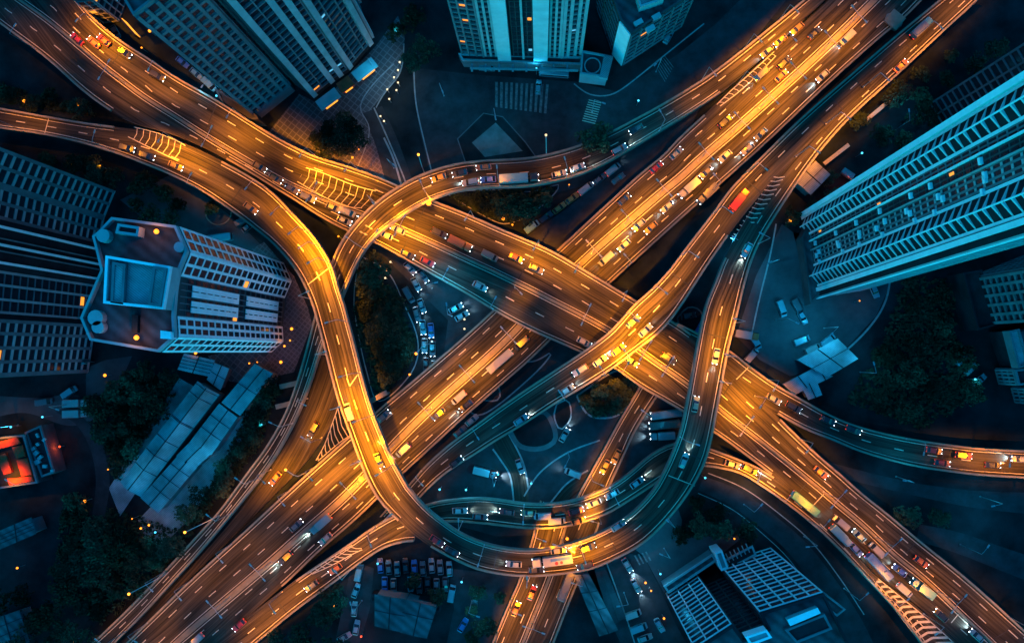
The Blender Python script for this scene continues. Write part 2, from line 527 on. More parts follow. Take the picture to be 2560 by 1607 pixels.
B = Road('B',
    [(-60,262),(0,271),(119,292),(208,307),(307,320),(360,328),(440,350),(520,385),(620,438),(680,479),(733,533),(787,592),(828,658),(846,717),(861,762),(873,807),(888,863),(909,947),(932,1024),(959,1092),(977,1137),(1007,1191),(1022,1217),(1066,1267),(1111,1303),(1156,1333),(1215,1357),(1280,1370),(1344,1372),(1419,1359),(1493,1333),(1567,1291),(1627,1231),(1658,1180),(1684,1122),(1704,1063),(1722,973),(1738,884),(1754,800),(1768,750),(1788,703),(1808,650),(1850,575),(1890,510),(1945,440),(2010,365),(2098,272),(2187,187),(2270,106),(2385,0),(2425,-40)],
    [(-60,313),(0,323),(110,339),(208,360),(298,387),(357,410),(417,434),(506,479),(595,540),(640,575),(680,607),(724,655),(754,700),(779,756),(792,800),(813,878),(843,994),(873,1078),(894,1137),(918,1197),(947,1249),(992,1297),(1037,1339),(1096,1376),(1156,1407),(1215,1428),(1320,1440),(1448,1428),(1508,1410),(1597,1365),(1657,1312),(1716,1240),(1756,1170),(1776,1110),(1791,1033),(1805,959),(1820,878),(1834,822),(1847,770),(1861,711),(1880,650),(1904,597),(1949,524),(2003,443),(2050,380),(2098,324),(2158,265),(2247,185),(2336,101),(2446,0),(2490,-40)],
    [(0,271,8.96),(440,350,8.96),(620,438,10.5),(800,610,13.5),(900,900,13.5),(977,1137,12),(1240,1362,11),(1493,1333,11),(1704,1063,13.5),(1750,820,14),(1788,703,13),(1945,440,11),(2098,272,10),(2425,-40,9)])
C = Road('C',
    [(195,1645),(238,1600),(315,1526),(387,1452),(446,1389),(530,1297),(565,1255),(620,1179),(665,1118),(709,1042),(739,965),(763,885),(785,800),(805,725),(828,661),(852,607),(892,553),(947,500),(1007,460),(1060,434),(1126,413),(1200,402),(1320,395),(1419,373),(1508,339),(1582,301),(1657,260),(1746,206),(1820,153),(1940,57),(2009,0),(2055,-40),(2215,-200)],
    [(262,1640),(300,1595),(350,1545),(446,1440),(506,1374),(595,1267),(673,1166),(718,1092),(754,1018),(781,945),(808,863),(835,800),(855,750),(876,698),(906,637),(943,590),(992,551),(1037,521),(1081,499),(1141,480),(1215,470),(1320,467),(1419,447),(1493,420),(1567,380),(1657,326),(1716,290),(1797,236),(1880,168),(1990,68),(2062,0),(2105,-40),(2265,-200)],
    [(195,1645,1),(530,1297,3),(665,1118,6),(785,800,8.5),(852,607,10.5),(947,500,12.5),(1060,434,12),(1320,395,9),(1582,301,4),(1746,206,1.96),(2215,-200,1.96)])
D = Road('D',
    [(275,1645),(315,1607),(446,1478),(536,1395),(625,1315),(709,1237),(799,1155),(873,1090),(938,1030),(1037,947),(1156,845),(1224,783),(1300,710),(1389,628),(1508,518),(1597,437),(1657,388),(1700,342),(1791,259),(1880,175),(1960,103),(2060,10),(2110,-40),(2270,-200)],
    [(510,1640),(545,1607),(620,1541),(718,1455),(799,1377),(888,1300),(944,1246),(1007,1185),(1066,1131),(1156,1048),(1260,957),(1320,905),(1374,853),(1450,780),(1526,708),(1627,616),(1746,509),(1865,405),(1949,327),(2068,214),(2187,107),(2262,45),(2306,0),(2350,-40),(2500,-190)],
    [(275,1645,2),(2270,-200,2)])
D_MED = median_f(D, [(400,1640),(446,1600),(595,1475),(700,1382),(769,1325),(888,1218),(985,1112),(1096,1000),(1215,900),(1300,815),(1448,660),(1597,533),(1716,430),(1785,370),(1900,270),(1990,190),(2180,10),(2220,-40),(2380,-190)])
E = Road('E',
    [(2395,-40),(2348,0),(2250,80),(2128,185),(2009,289),(1920,375),(1865,430),(1823,475),(1776,539),(1716,616),(1672,675),(1627,723),(1591,755),(1567,780),(1526,826),(1466,872),(1389,923),(1300,982),(1240,1024),(1200,1053),(1126,1107),(1066,1160),(1028,1203),(985,1250),(950,1290)],
    [(2470,-40),(2420,0),(2310,95),(2200,192),(2100,285),(2003,380),(1930,455),(1862,535),(1815,597),(1770,662),(1740,708),(1712,752),(1680,797),(1645,835),(1597,872),(1538,917),(1478,956),(1389,1009),(1314,1058),(1240,1102),(1200,1128),(1126,1175),(1081,1212),(1040,1255),(1005,1295)],
    [(2395,-40,8.96),(1920,375,10.6),(1823,475,11.6),(1526,826,13.5),(1389,923,11),(1240,1024,7.5),(1066,1160,4),(985,1250,2.6)])
Hh = Road('H',
    [(1040,1262),(977,1291),(930,1318),(888,1347),(828,1389),(739,1449),(620,1541),(530,1612),(480,1650)],
    [(1120,1378),(1049,1352),(977,1362),(918,1395),(828,1461),(739,1526),(650,1600),(595,1645)],
    [(1040,1262,11),(977,1291,10.6),(888,1347,8),(739,1449,4),(620,1541,2.2),(480,1650,1.96)])
K = Road('K',
    [(1030,1275),(1066,1260),(1111,1250),(1185,1243),(1240,1246),(1329,1258),(1419,1252),(1493,1228),(1540,1205),(1582,1173),(1627,1135),(1680,1108),(1725,1106),(1761,1115),(1835,1142),(1900,1170),(1964,1212),(2015,1255),(2062,1300),(2113,1352),(2187,1437),(2277,1503),(2396,1606),(2440,1645)],
    [(1050,1310),(1090,1305),(1141,1303),(1215,1309),(1240,1312),(1329,1321),(1419,1315),(1508,1288),(1567,1255),(1639,1208),(1680,1182),(1720,1168),(1762,1165),(1825,1176),(1870,1194),(1964,1258),(2039,1318),(2113,1389),(2187,1468),(2247,1533),(2300,1603),(2330,1645)],
    [(1030,1275,5),(1680,1108,5),(1835,1142,5.8),(1964,1212,6.46),(2440,1645,6.46)])
Mm = Road('M',
    [(805,890),(782,960),(755,1030),(720,1100),(675,1175),(600,1275),(520,1370),(450,1450),(325,1585),(275,1640)],
    [(870,930),(850,1010),(815,1085),(760,1160),(690,1233),(610,1312),(530,1392),(450,1470),(340,1590),(300,1640)],
    [(805,890,.8),(275,1640,.8)])
Nn = Road('N',
    [(1625,905),(1597,967),(1552,1042),(1508,1122),(1478,1176),(1448,1230),(1420,1290),(1400,1340),(1375,1390)],
    [(1680,940),(1639,997),(1591,1072),(1561,1137),(1526,1212),(1505,1270),(1485,1325),(1465,1390)],
    [(1625,905,.45),(1375,1390,.45)])
O = Road('O',
    [(1350,1250),(1338,1310),(1322,1370),(1300,1440),(1265,1520),(1240,1580),(1215,1640)],
    [(1520,1250),(1498,1310),(1476,1370),(1454,1431),(1420,1515),(1386,1603),(1370,1640)],
    [(1350,1250,.3),(1215,1640,.3)])

# ------------------------------------------------------------------ ground, streets, yards
def adopt(o, root):
    if o is None: return None
    o.parent = root
    o.matrix_parent_inverse = Matrix.Translation(-root.location)
    return o

def flat(name, pts, m, z, kind='structure', curve=False):
    pp = [P(x, y, z) for x, y in pts]
    if curve:
        q = smooth([(p.x, p.y) for p in pp + [pp[0]]], 1.5)[:-1]
        pp = [Vector((a.x, a.y, z)) for a in q]
    bm = bmesh.new()
    f = bm.faces.new([bm.verts.new(p) for p in pp])
    bmesh.ops.triangulate(bm, faces=[f])
    bm.normal_update()
    for f in bm.faces:
        if f.normal.z < 0: f.normal_flip()
    me = bpy.data.meshes.new(name)
    bm.to_mesh(me); bm.free()
    l = me.uv_layers.new(name='UVMap')
    for p in me.polygons:
        for li in p.loop_indices:
            c = me.vertices[me.loops[li].vertex_index].co
            l.data[li].uv = (c.x * .7 + c.y * .7, c.x * .7 - c.y * .7)
    me.materials.append(m)
    o = link(name, me)
    if kind: o['kind'] = kind
    return o

g = MB(); R0 = 1600
NG = 8
for i in range(NG):
    for j in range(NG):
        x0 = -R0 + 2 * R0 * i / NG; x1 = -R0 + 2 * R0 * (i + 1) / NG; y0 = -R0 + 2 * R0 * j / NG; y1 = -R0 + 2 * R0 * (j + 1) / NG
        g.quad((x0, y0, 0), (x1, y0, 0), (x1, y1, 0), (x0, y1, 0))
struct(g.obj('ground', M['soil']))

flat('street', [(1030,170),(1034,230),(1050,330),(1078,450),(1240,520),(1560,440),(1700,330),(1830,170),(1990,-30),(1890,-40),(1790,60),(1690,140),(1545,230),(1440,205),(1200,188)], M['street'], .03)
flat('street', [(870,560),(1000,560),(1330,760),(1560,900),(1760,1040),(1760,1130),(1700,1260),(1560,1330),(1240,1340),(1060,1290),(950,1100),(1000,980),(1110,880),(1120,800),(1010,690)], M['street'], .03)
flat('frontage_road', [(1225,560),(1318,590),(1420,520),(1545,412),(1640,330),(1760,250),(1720,330),(1400,650),(1340,640)], M['street'], .05)
flat('forecourt', [(1955,560),(1890,690),(1840,840),(1900,900),(1975,940),(2040,925),(2120,865),(2190,790),(2222,720),(2228,645),(2030,740),(1982,580)], M['apron'], .03)
flat('street', [(880,1400),(935,1420),(925,1520),(890,1640),(830,1640),(860,1500)], M['street'], .04)
flat('street', [(1125,1420),(1300,1440),(1225,1640),(1110,1640),(1135,1520)], M['street'], .04)
flat('street', [(1500,1370),(1610,1390),(1650,1470),(1690,1560),(1740,1650),(1570,1650),(1530,1560)], M['street'], .04)
flat('street', [(-60,985),(100,995),(190,985),(240,1040),(170,1065),(60,1030),(-60,1050)], M['apron'], .03, curve=True)
flat('plaza', [(660,345),(748,235),(800,262),(940,115),(995,40),(1012,95),(1002,180),(925,280),(958,350),(985,440),(965,470),(870,430),(760,390)], M['plaza'], .02)
flat('pavement', [(885,395),(940,345),(962,380),(985,440),(985,470),(880,440)], M['redpave'], .04)
flat('pavement', [(300,500),(360,470),(440,430),(600,560),(700,660),(760,760),(772,830),(740,890),(690,905),(640,880),(560,690),(470,640)], M['apron'], .02)
flat('pavement', [(600,640),(660,605),(735,690),(770,770),(780,810),(735,930),(690,940),(665,890),(700,850),(715,760),(720,700)], M['redpave'], .04)
flat('forecourt', [(1560,1350),(1690,1255),(1705,1300),(1700,1340),(1860,1340),(1760,1420),(1660,1480),(1610,1390)], M['apron'], .02)
flat('plaza', [(520,890),(640,860),(700,900),(690,980),(620,960),(560,950)], M['plaza'], .015)
flat('forecourt', [(215,920),(262,900),(330,890),(300,960),(258,985),(215,990)], M['apron'], .02)
flat('yard', [(448,945),(520,985),(380,1170),(300,1290),(272,1220)], M['tin'], .03)
flat('yard', [(600,1030),(655,990),(640,1090),(560,1200),(470,1300),(380,1390),(345,1300)], M['tin'], .03)
flat('plaza', [(1180,357),(1239,307),(1307,378),(1212,393)], M['path'], .19)

class Street:
    pass
def street(key, L, R, z, m, name='street'):
    r = Road(key, L, R, [(L[0][0], L[0][1], z)], 14)
    mb = MB(); r.surface(mb, cols=3)
    struct(mb.obj(name, m))
    return r

def kerb(pts, w=.35, h=.15, z=.0, closed=False, m='kerb', sm=True):
    q = smooth(pts + ([pts[0]] if closed else []), 12) if sm else [Vector(p) for p in pts + ([pts[0]] if closed else [])]
    mb = MB()
    c = [P(p.x, p.y, z) for p in q]
    sec = []
    for i, p in enumerate(c):
        d = (c[min(i + 1, len(c) - 1)] - c[max(i - 1, 0)]).normalized()
        n = Vector((-d.y, d.x, 0)) * w / 2
        sec.append((p - n, p + n))
    for (a, b), (e, f) in zip(sec, sec[1:]):
        u = Vector((0, 0, h))
        mb.quad(a + u, e + u, f + u, b + u); mb.quad(a, e, e + u, a + u); mb.quad(b + u, f + u, f, b)
    return struct(mb.obj('kerb', M[m]))

def island(pts, m='soil', name='traffic_island', kw=.4, km='kerb', sm=True):
    if sm:
        q = [(p.x, p.y) for p in smooth(pts + [pts[0]], 12)[:-1]]
    else: q = pts
    flat(name, q, M[m], .17)
    kerb(pts, kw, .2, 0, True, km, sm)

island([(1144,348),(1209,284),(1257,293),(1314,357),(1345,400),(1330,440),(1185,440),(1165,410)], 'soil', kw=.3, km='path', sm=False)
island([(1442,990),(1466,1033),(1502,1045),(1552,1033),(1597,970),(1575,930),(1530,930)], kw=.5)
island([(1270,1065),(1294,1110),(1330,1122),(1368,1116),(1390,1092),(1372,1040),(1345,1030)], kw=1.3, km='path')
island([(1392,1010),(1420,1000),(1428,1040),(1412,1066),(1398,1072),(1385,1040)], kw=.4)
island([(1150,985),(1250,1000),(1235,905),(1330,905),(1380,880),(1330,940),(1200,1040)], kw=.4)
island([(1693,795),(1720,768),(1752,778),(1758,820),(1735,838),(1702,818)], kw=.4, km='path')
island([(900,640),(970,680),(1010,760),(1045,850),(1030,930),(950,1005),(920,940),(895,830),(885,740)], kw=.3)
island([(1110,480),(1230,475),(1330,480),(1400,462),(1350,520),(1270,560),(1210,540)], kw=.3)
kerb([(1035,175),(1040,260),(1062,360),(1082,440)])
kerb([(1435,210),(1470,235),(1515,240),(1560,220),(1660,140),(1760,60)])
kerb([(2230,640),(2218,740),(2180,810),(2110,880),(2030,930),(1990,960)], .5)
kerb([(1940,560),(1925,640),(1900,740),(1880,830)], .4)
kerb([(1505,1375),(1540,1470),(1575,1570),(1600,1650)])
kerb([(885,440),(925,330),(900,270),(930,215),(985,160)], .3)
kerb([(960,345),(985,400),(1005,470)], .5)
kerb([(935,270),(962,330),(992,400),(1020,470)], .4)
kerb([(1010,110),(1002,180),(960,235),(940,270)], .3)

street('T', [(905,285),(938,360),(960,440),(985,520)], [(955,265),(990,340),(1020,420),(1050,500)], .05, M['street'])
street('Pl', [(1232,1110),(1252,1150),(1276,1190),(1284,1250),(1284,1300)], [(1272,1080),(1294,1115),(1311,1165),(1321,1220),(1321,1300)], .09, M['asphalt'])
kerb([(1232,1122),(1252,1150),(1276,1190),(1284,1250)], .45)
kerb([(1272,1085),(1294,1125),(1311,1165),(1321,1220)], .45)
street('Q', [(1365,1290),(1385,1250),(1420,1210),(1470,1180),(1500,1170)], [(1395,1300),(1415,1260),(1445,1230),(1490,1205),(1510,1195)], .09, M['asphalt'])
kerb([(1358,1280),(1385,1245),(1420,1205),(1470,1175)], .4)
kerb([(1310,1240),(1350,1180),(1420,1130),(1500,1100)], .4)
street('SR', [(1760,1190),(1850,1225),(1940,1290),(2020,1360),(2090,1450),(2150,1540),(2200,1640)], [(1745,1225),(1830,1265),(1910,1325),(1980,1390),(2040,1480),(2090,1560),(2130,1640)], .04, M['street'])
kerb([(1770,1182),(1860,1220),(1950,1285),(2030,1355),(2100,1445),(2160,1535)], .25)
kerb([(1745,1232),(1830,1272),(1905,1332),(1975,1400),(2035,1490)], .2)
street('GR', [(1985,1115),(2060,1150),(2150,1175),(2277,1205),(2396,1222),(2480,1228),(2640,1232)], [(1990,1150),(2060,1180),(2150,1206),(2277,1236),(2396,1262),(2480,1275),(2640,1290)], .04, M['street'])
street('BR', [(2300,1310),(2400,1330),(2500,1365),(2640,1410)], [(2290,1350),(2400,1385),(2500,1425),(2640,1480)], .04, M['street'])
street('LS', [(140,1030),(190,1060),(225,1120),(240,1200),(230,1290)], [(175,1015),(215,1050),(255,1110),(275,1200),(262,1290)], .04, M['street'])

def crosswalk(a, b, c, d, n, m='paint', fill=.5):
    """Stripes laid from side a-b to side d-c."""
    mb = MB()
    A_, B_, C_, D_ = (P(*q, .075) for q in (a, b, c, d))
    for i in range(n):
        t0 = i / n; t1 = (i + fill) / n
        mb.quad(A_.lerp(B_, t0), A_.lerp(B_, t1), D_.lerp(C_, t1), D_.lerp(C_, t0))
    return struct(mb.obj('crosswalk', M[m]))
crosswalk((1238,205), (1378,212), (1372,285), (1238,268), 11, 'paintdim')
crosswalk((1472,249), (1454,306), (1487,314), (1504,257), 10, 'paint', .4)
crosswalk((1662,140), (1640,175), (1660,210), (1684,168), 7, 'paintdim', .3)
crosswalk((1585,1388), (1622,1376), (1634,1398), (1598,1412), 4, 'paintdim', .4)

# ------------------------------------------------------------------ elevated decks and highways
def idx_f(r, fs):
    def f(s):
        i = min(r.n - 1, max(0, int(r.n * s / r.s[-1])))
        return fs[i]
    return f

FOOT = []          # (x, y, half width, z) along every carriageway, to keep piers off the lower roads
for r in ROADS.values():
    for i in range(0, r.n, 2):
        c = r.at(i, .5); FOOT.append((c.x, c.y, r.w[i] / 2, c.z))

def deck(r, name, label, cat, openL=(), openR=(), lanes=None, med=None, medw=.7, thick=1.5, para=.5, piers=True, edge=True, ground=False):
    base = r.at(r.n // 2, .5); base.z = 0
    if ground:
        root = None
        def part(mb, nm, m):
            o = mb.obj(nm, M[m]); return struct(o) if o else None
    else:
        root = thing(name, label, cat, base)
        def part(mb, nm, m): return adopt(mb.obj(nm, M[m]), root)
    mb = MB(); r.surface(mb, cols=4)
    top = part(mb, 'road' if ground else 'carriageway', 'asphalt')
    if not ground or thick:
        mb = MB(); r.strip(mb, lambda i: r.off(i, -.001), lambda i: r.off(i, .001), -thick, -.02)
        o = part(mb, 'embankment' if ground else 'slab', 'deckside')
    for side, opens in ((1, openL), (-1, openR)):
        for a, b in r.runs(opens):
            mb = MB()
            if side > 0: r.strip(mb, lambda i: r.off(i, para), lambda i: r.off(i, 0), -.3, .95, (a, b))
            else: r.strip(mb, lambda i: r.off(i, -.001), lambda i: r.off(i, -para), -.3, .95, (a, b))
            if ground:
                o = mb.obj('crash_barrier', M['concrete'])
                tag(o, 'concrete barrier on the %s side of %s' % (('upper left' if side > 0 else 'lower right'), label), 'barrier', 'roadside barriers')
            else: part(mb, 'parapet', 'concrete')
    mk = MB()
    if edge:
        for side, opens in ((1, openL), (-1, openR)):
            for a, b in r.runs(opens):
                r.line(mk, (lambda i: r.off(i, para + .55)) if side > 0 else (lambda i: r.off(i, -para - .55)), .2, .03, (a, b))
    if med:
        mb = MB()
        h = medw / 2
        r.strip(mb, lambda i: r.at(i, med[i] + h / r.w[i]), lambda i: r.at(i, med[i] - h / r.w[i]), .0, .3)
        r.strip(mb, lambda i: r.at(i, med[i] + .12 / r.w[i]), lambda i: r.at(i, med[i] - .12 / r.w[i]), .3, .9)
        if ground:
            o = mb.obj('crash_barrier', M['concrete'])
            tag(o, 'median barrier down the middle of %s' % label, 'barrier', 'roadside barriers')
        else: part(mb, 'median_barrier', 'concrete')
        for sg in (1, -1):
            r.line(mk, lambda i: r.at(i, med[i] + sg * (h + .45) / r.w[i]), .2)
        na, nb_ = lanes
        for k in range(1, na):
            r.dashes(mk, idx_f(r, [m_ * k / na for m_ in med]), s0=k * 2.0)
        for k in range(1, nb_):
            r.dashes(mk, idx_f(r, [m_ + (1 - m_) * k / nb_ for m_ in med]), s0=k * 3.0)
    elif lanes:
        for k in range(1, lanes): r.dashes(mk, k / lanes, s0=k * 2.5)
    part(mk, 'lane_marking', 'paint')
    if not ground:
        jm = MB(); q = 14.0
        while q < r.s[-1] - 6:
            for f0, f1 in ((.06, .5), (.5, .94)):
                a, b = r.cut(q, f0, .015), r.cut(q, f1, .015); d = (b - a); d.z = 0; d.normalize(); nn = Vector((-d.y, d.x, 0)) * .14
                jm.quad(a - nn, b - nn, b + nn, a + nn)
            q += 31.0
        part(jm, 'expansion_joint', 'darkroof')
    if piers and not ground:
        s = 10.0
        while s < r.s[-1] - 5:
            c = r.cut(s, .5)
            i = min(r.n - 1, int(r.n * s / r.s[-1])); d = r.tan(i)
            ok = c.z > 3 and all(not ((c.x - x) ** 2 + (c.y - y) ** 2 < (hw + 2.4) ** 2 and z < c.z - 2) for x, y, hw, z in FOOT)
            if ok:
                mb = MB()
                ang = math.atan2(d.y, d.x)
                mb.tube([(c.x, c.y, 0), (c.x, c.y, c.z - thick - 1)], .9, .9, 10)
                mb.box((c.x, c.y, c.z - thick - .5), (1.6, min(r.w[i] * .75, 9), 1.0), ang)
                adopt(mb.obj('pier', M['deckside']), root)
            s += 24
    return root

OV = {}
OV['A'] = deck(A, 'flyover', 'wide six lane flyover with a median barrier running from upper left to lower right', 'flyover',
    openL=[(1720,830,1955,1050)], openR=[(270,275,575,402),(1930,1190,2480,1700)], lanes=(3, 2), med=A_MED)
OV['G'] = deck(G, 'flyover', 'curving exit flyover that leaves the wide flyover and bends to the right edge', 'flyover', openL=[(1640,790,1700,812)], openR=[(1690,800,1950,1040)], lanes=2)
OV['B'] = deck(B, 'flyover', 'long looping two lane flyover sweeping round in a hook over every other road', 'flyover',
    openL=[(280,315,560,405),(1815,640,2440,-50)], openR=[(990,1295,1070,1360)], lanes=2)
OV['C'] = deck(C, 'flyover', 'slender curved flyover passing in front of the hexagonal traffic island', 'flyover', openR=[(1800,235,2400,-300)], lanes=2)
OV['E'] = deck(E, 'flyover', 'slip flyover crossing the wide flyover on its way to the lower left', 'flyover', openR=[(2470,-60,1830,585)], lanes=2)
OV['H'] = deck(Hh, 'flyover', 'short slip flyover with a hatched nose forking off the looping flyover', 'flyover', openL=[(1040,1262,985,1290),(740,1448,470,1660)], openR=[(1120,1378,1052,1352)], lanes=2)
OV['K'] = deck(K, 'flyover', 'low curving flyover inside the loop that passes beneath it and joins the wide flyover', 'flyover', openL=[(1930,1190,2480,1700)], lanes=2)
deck(D, '', 'the straight diagonal highway', '', openL=[(1760,285,2400,-300)], openR=[(500,1650,715,1458)], lanes=(3, 3), med=D_MED, medw=1.5, thick=1.9, ground=True)
deck(Mm, '', 'the narrow road beside the highway', '', openL=[(805,890,275,1640)], openR=[(750,1170,860,900),(870,930,300,1640)], lanes=None, thick=.7, ground=True, edge=False)
deck(Nn, '', 'the short road under the inner flyover', '', lanes=2, thick=.4, ground=True, openL=[(1430,1270,1375,1390)], openR=[(1505,1270,1465,1390)])
deck(O, '', 'the road leaving at the bottom edge', '', lanes=(3, 2), med=[.5] * O.n, thick=.25, ground=True)

def hatch(label_road, root, ea, eb, n, z, skew=.0, w=.45, border=True, chev=False):
    """Painted nose hatching between two edges given in pixels."""
    a = smooth(ea, 4); b = smooth(eb, 4)
    mb = MB()
    def at(q, t):
        t = max(0, min(1, t)) * (len(q) - 1); i = min(len(q) - 2, int(t))
        p = q[i].lerp(q[i + 1], t - i); return P(p.x, p.y, z)
    for i in range(n):
        t = (i + .5) / n
        if chev:
            mid = at(a, t + skew).lerp(at(b, t + skew), .5)
            segs = [(at(a, t), mid), (mid, at(b, t))]
        else:
            p, q = at(a, t), at(b, t + skew); m1 = p.lerp(q, .5)
            d = (at(a, t + .02) - at(a, t - .02))
            m1 = m1 + d.normalized() * (p - q).length * .12
            segs = [(p, m1), (m1, q)]
        for p, q in segs:
            d = q - p
            if d.length < .3: continue
            d.normalize(); nn = Vector((-d.y, d.x, 0)) * w / 2
            mb.quad(p - nn, q - nn, q + nn, p + nn)
    if border:
        for q in (a, b):
            for i in range(len(q) - 1):
                p, r = P(q[i].x, q[i].y, z), P(q[i + 1].x, q[i + 1].y, z)
                d = (r - p)
                if d.length < 1e-4: continue
                d.normalize(); nn = Vector((-d.y, d.x, 0)) * .11
                mb.quad(p - nn, r - nn, r + nn, p + nn)
    o = mb.obj('hatched_marking', M['paint'])
    if root: adopt(o, root)
    else: struct(o)
hatch('A', OV['A'], [(335,318),(400,335),(460,362),(510,405),(548,440)], [(320,342),(380,372),(450,405),(500,430),(538,446)], 15, 9.06, .03, .17)
hatch('A', OV['A'], [(640,388),(720,408),(800,430),(880,462),(940,478)], [(640,392),(720,440),(800,487),(860,515),(905,520)], 17, 7.6, .02, .16)
hatch('B', OV['B'], [(1938,437),(1900,490),(1862,545),(1822,600)], [(1962,442),(1925,500),(1885,558),(1840,618)], 15, 11.8, -.06, .25, False)
hatch('H', OV['H'], [(880,1362),(850,1380),(800,1412),(770,1432)], [(930,1364),(890,1380),(830,1412),(780,1434)], 9, 8.05, .05, .2)
hatch('M', None, [(848,1010),(830,1060),(812,1110),(790,1150)], [(880,1085),(850,1105),(820,1130),(795,1152)], 8, 2.15, .05, .22)
hatch('K', OV['K'], [(2196,1446),(2277,1512),(2340,1565),(2420,1640)], [(2185,1462),(2235,1520),(2290,1590),(2345,1650)], 15, 6.55, -.035, .6, True, True)
hatch('D', None, [(1792,262),(1830,225),(1880,180),(1935,130)], [(1800,266),(1845,232),(1890,192),(1940,140)], 12, 2.1, .03, .15)

def joint(root, a, b, z, w=.22):
    mb = MB(); p, q = P(*a, z), P(*b, z); d = (q - p).normalized(); nn = Vector((-d.y, d.x, 0)) * w / 2
    mb.quad(p - nn, q - nn, q + nn, p + nn)
    adopt(mb.obj('expansion_joint', M['paint']), root)
joint(OV['B'], (769,712), (827,666), 13.56); joint(OV['B'], (122,296), (111,336), 9.0); joint(OV['B'], (1671,1188), (1737,1214), 13.2)
joint(OV['G'], (1871,918), (1841,948), 6.55); joint(OV['A'], (2062,1232), (2034,1262), 6.55); joint(OV['A'], (2396,1534), (2378,1556), 6.55)
mb = MB()                                              # give-way triangle painted on the looping flyover
tri = [P(864, 935, 13.45), P(895, 935, 13.45), P(874, 965, 13.45)]
for i in range(3):
    p, q = tri[i], tri[(i + 1) % 3]; d = (q - p).normalized(); nn = Vector((-d.y, d.x, 0)) * .12
    mb.quad(p - nn, q - nn, q + nn, p + nn)
adopt(mb.obj('give_way_triangle', M['paint']), OV['B'])

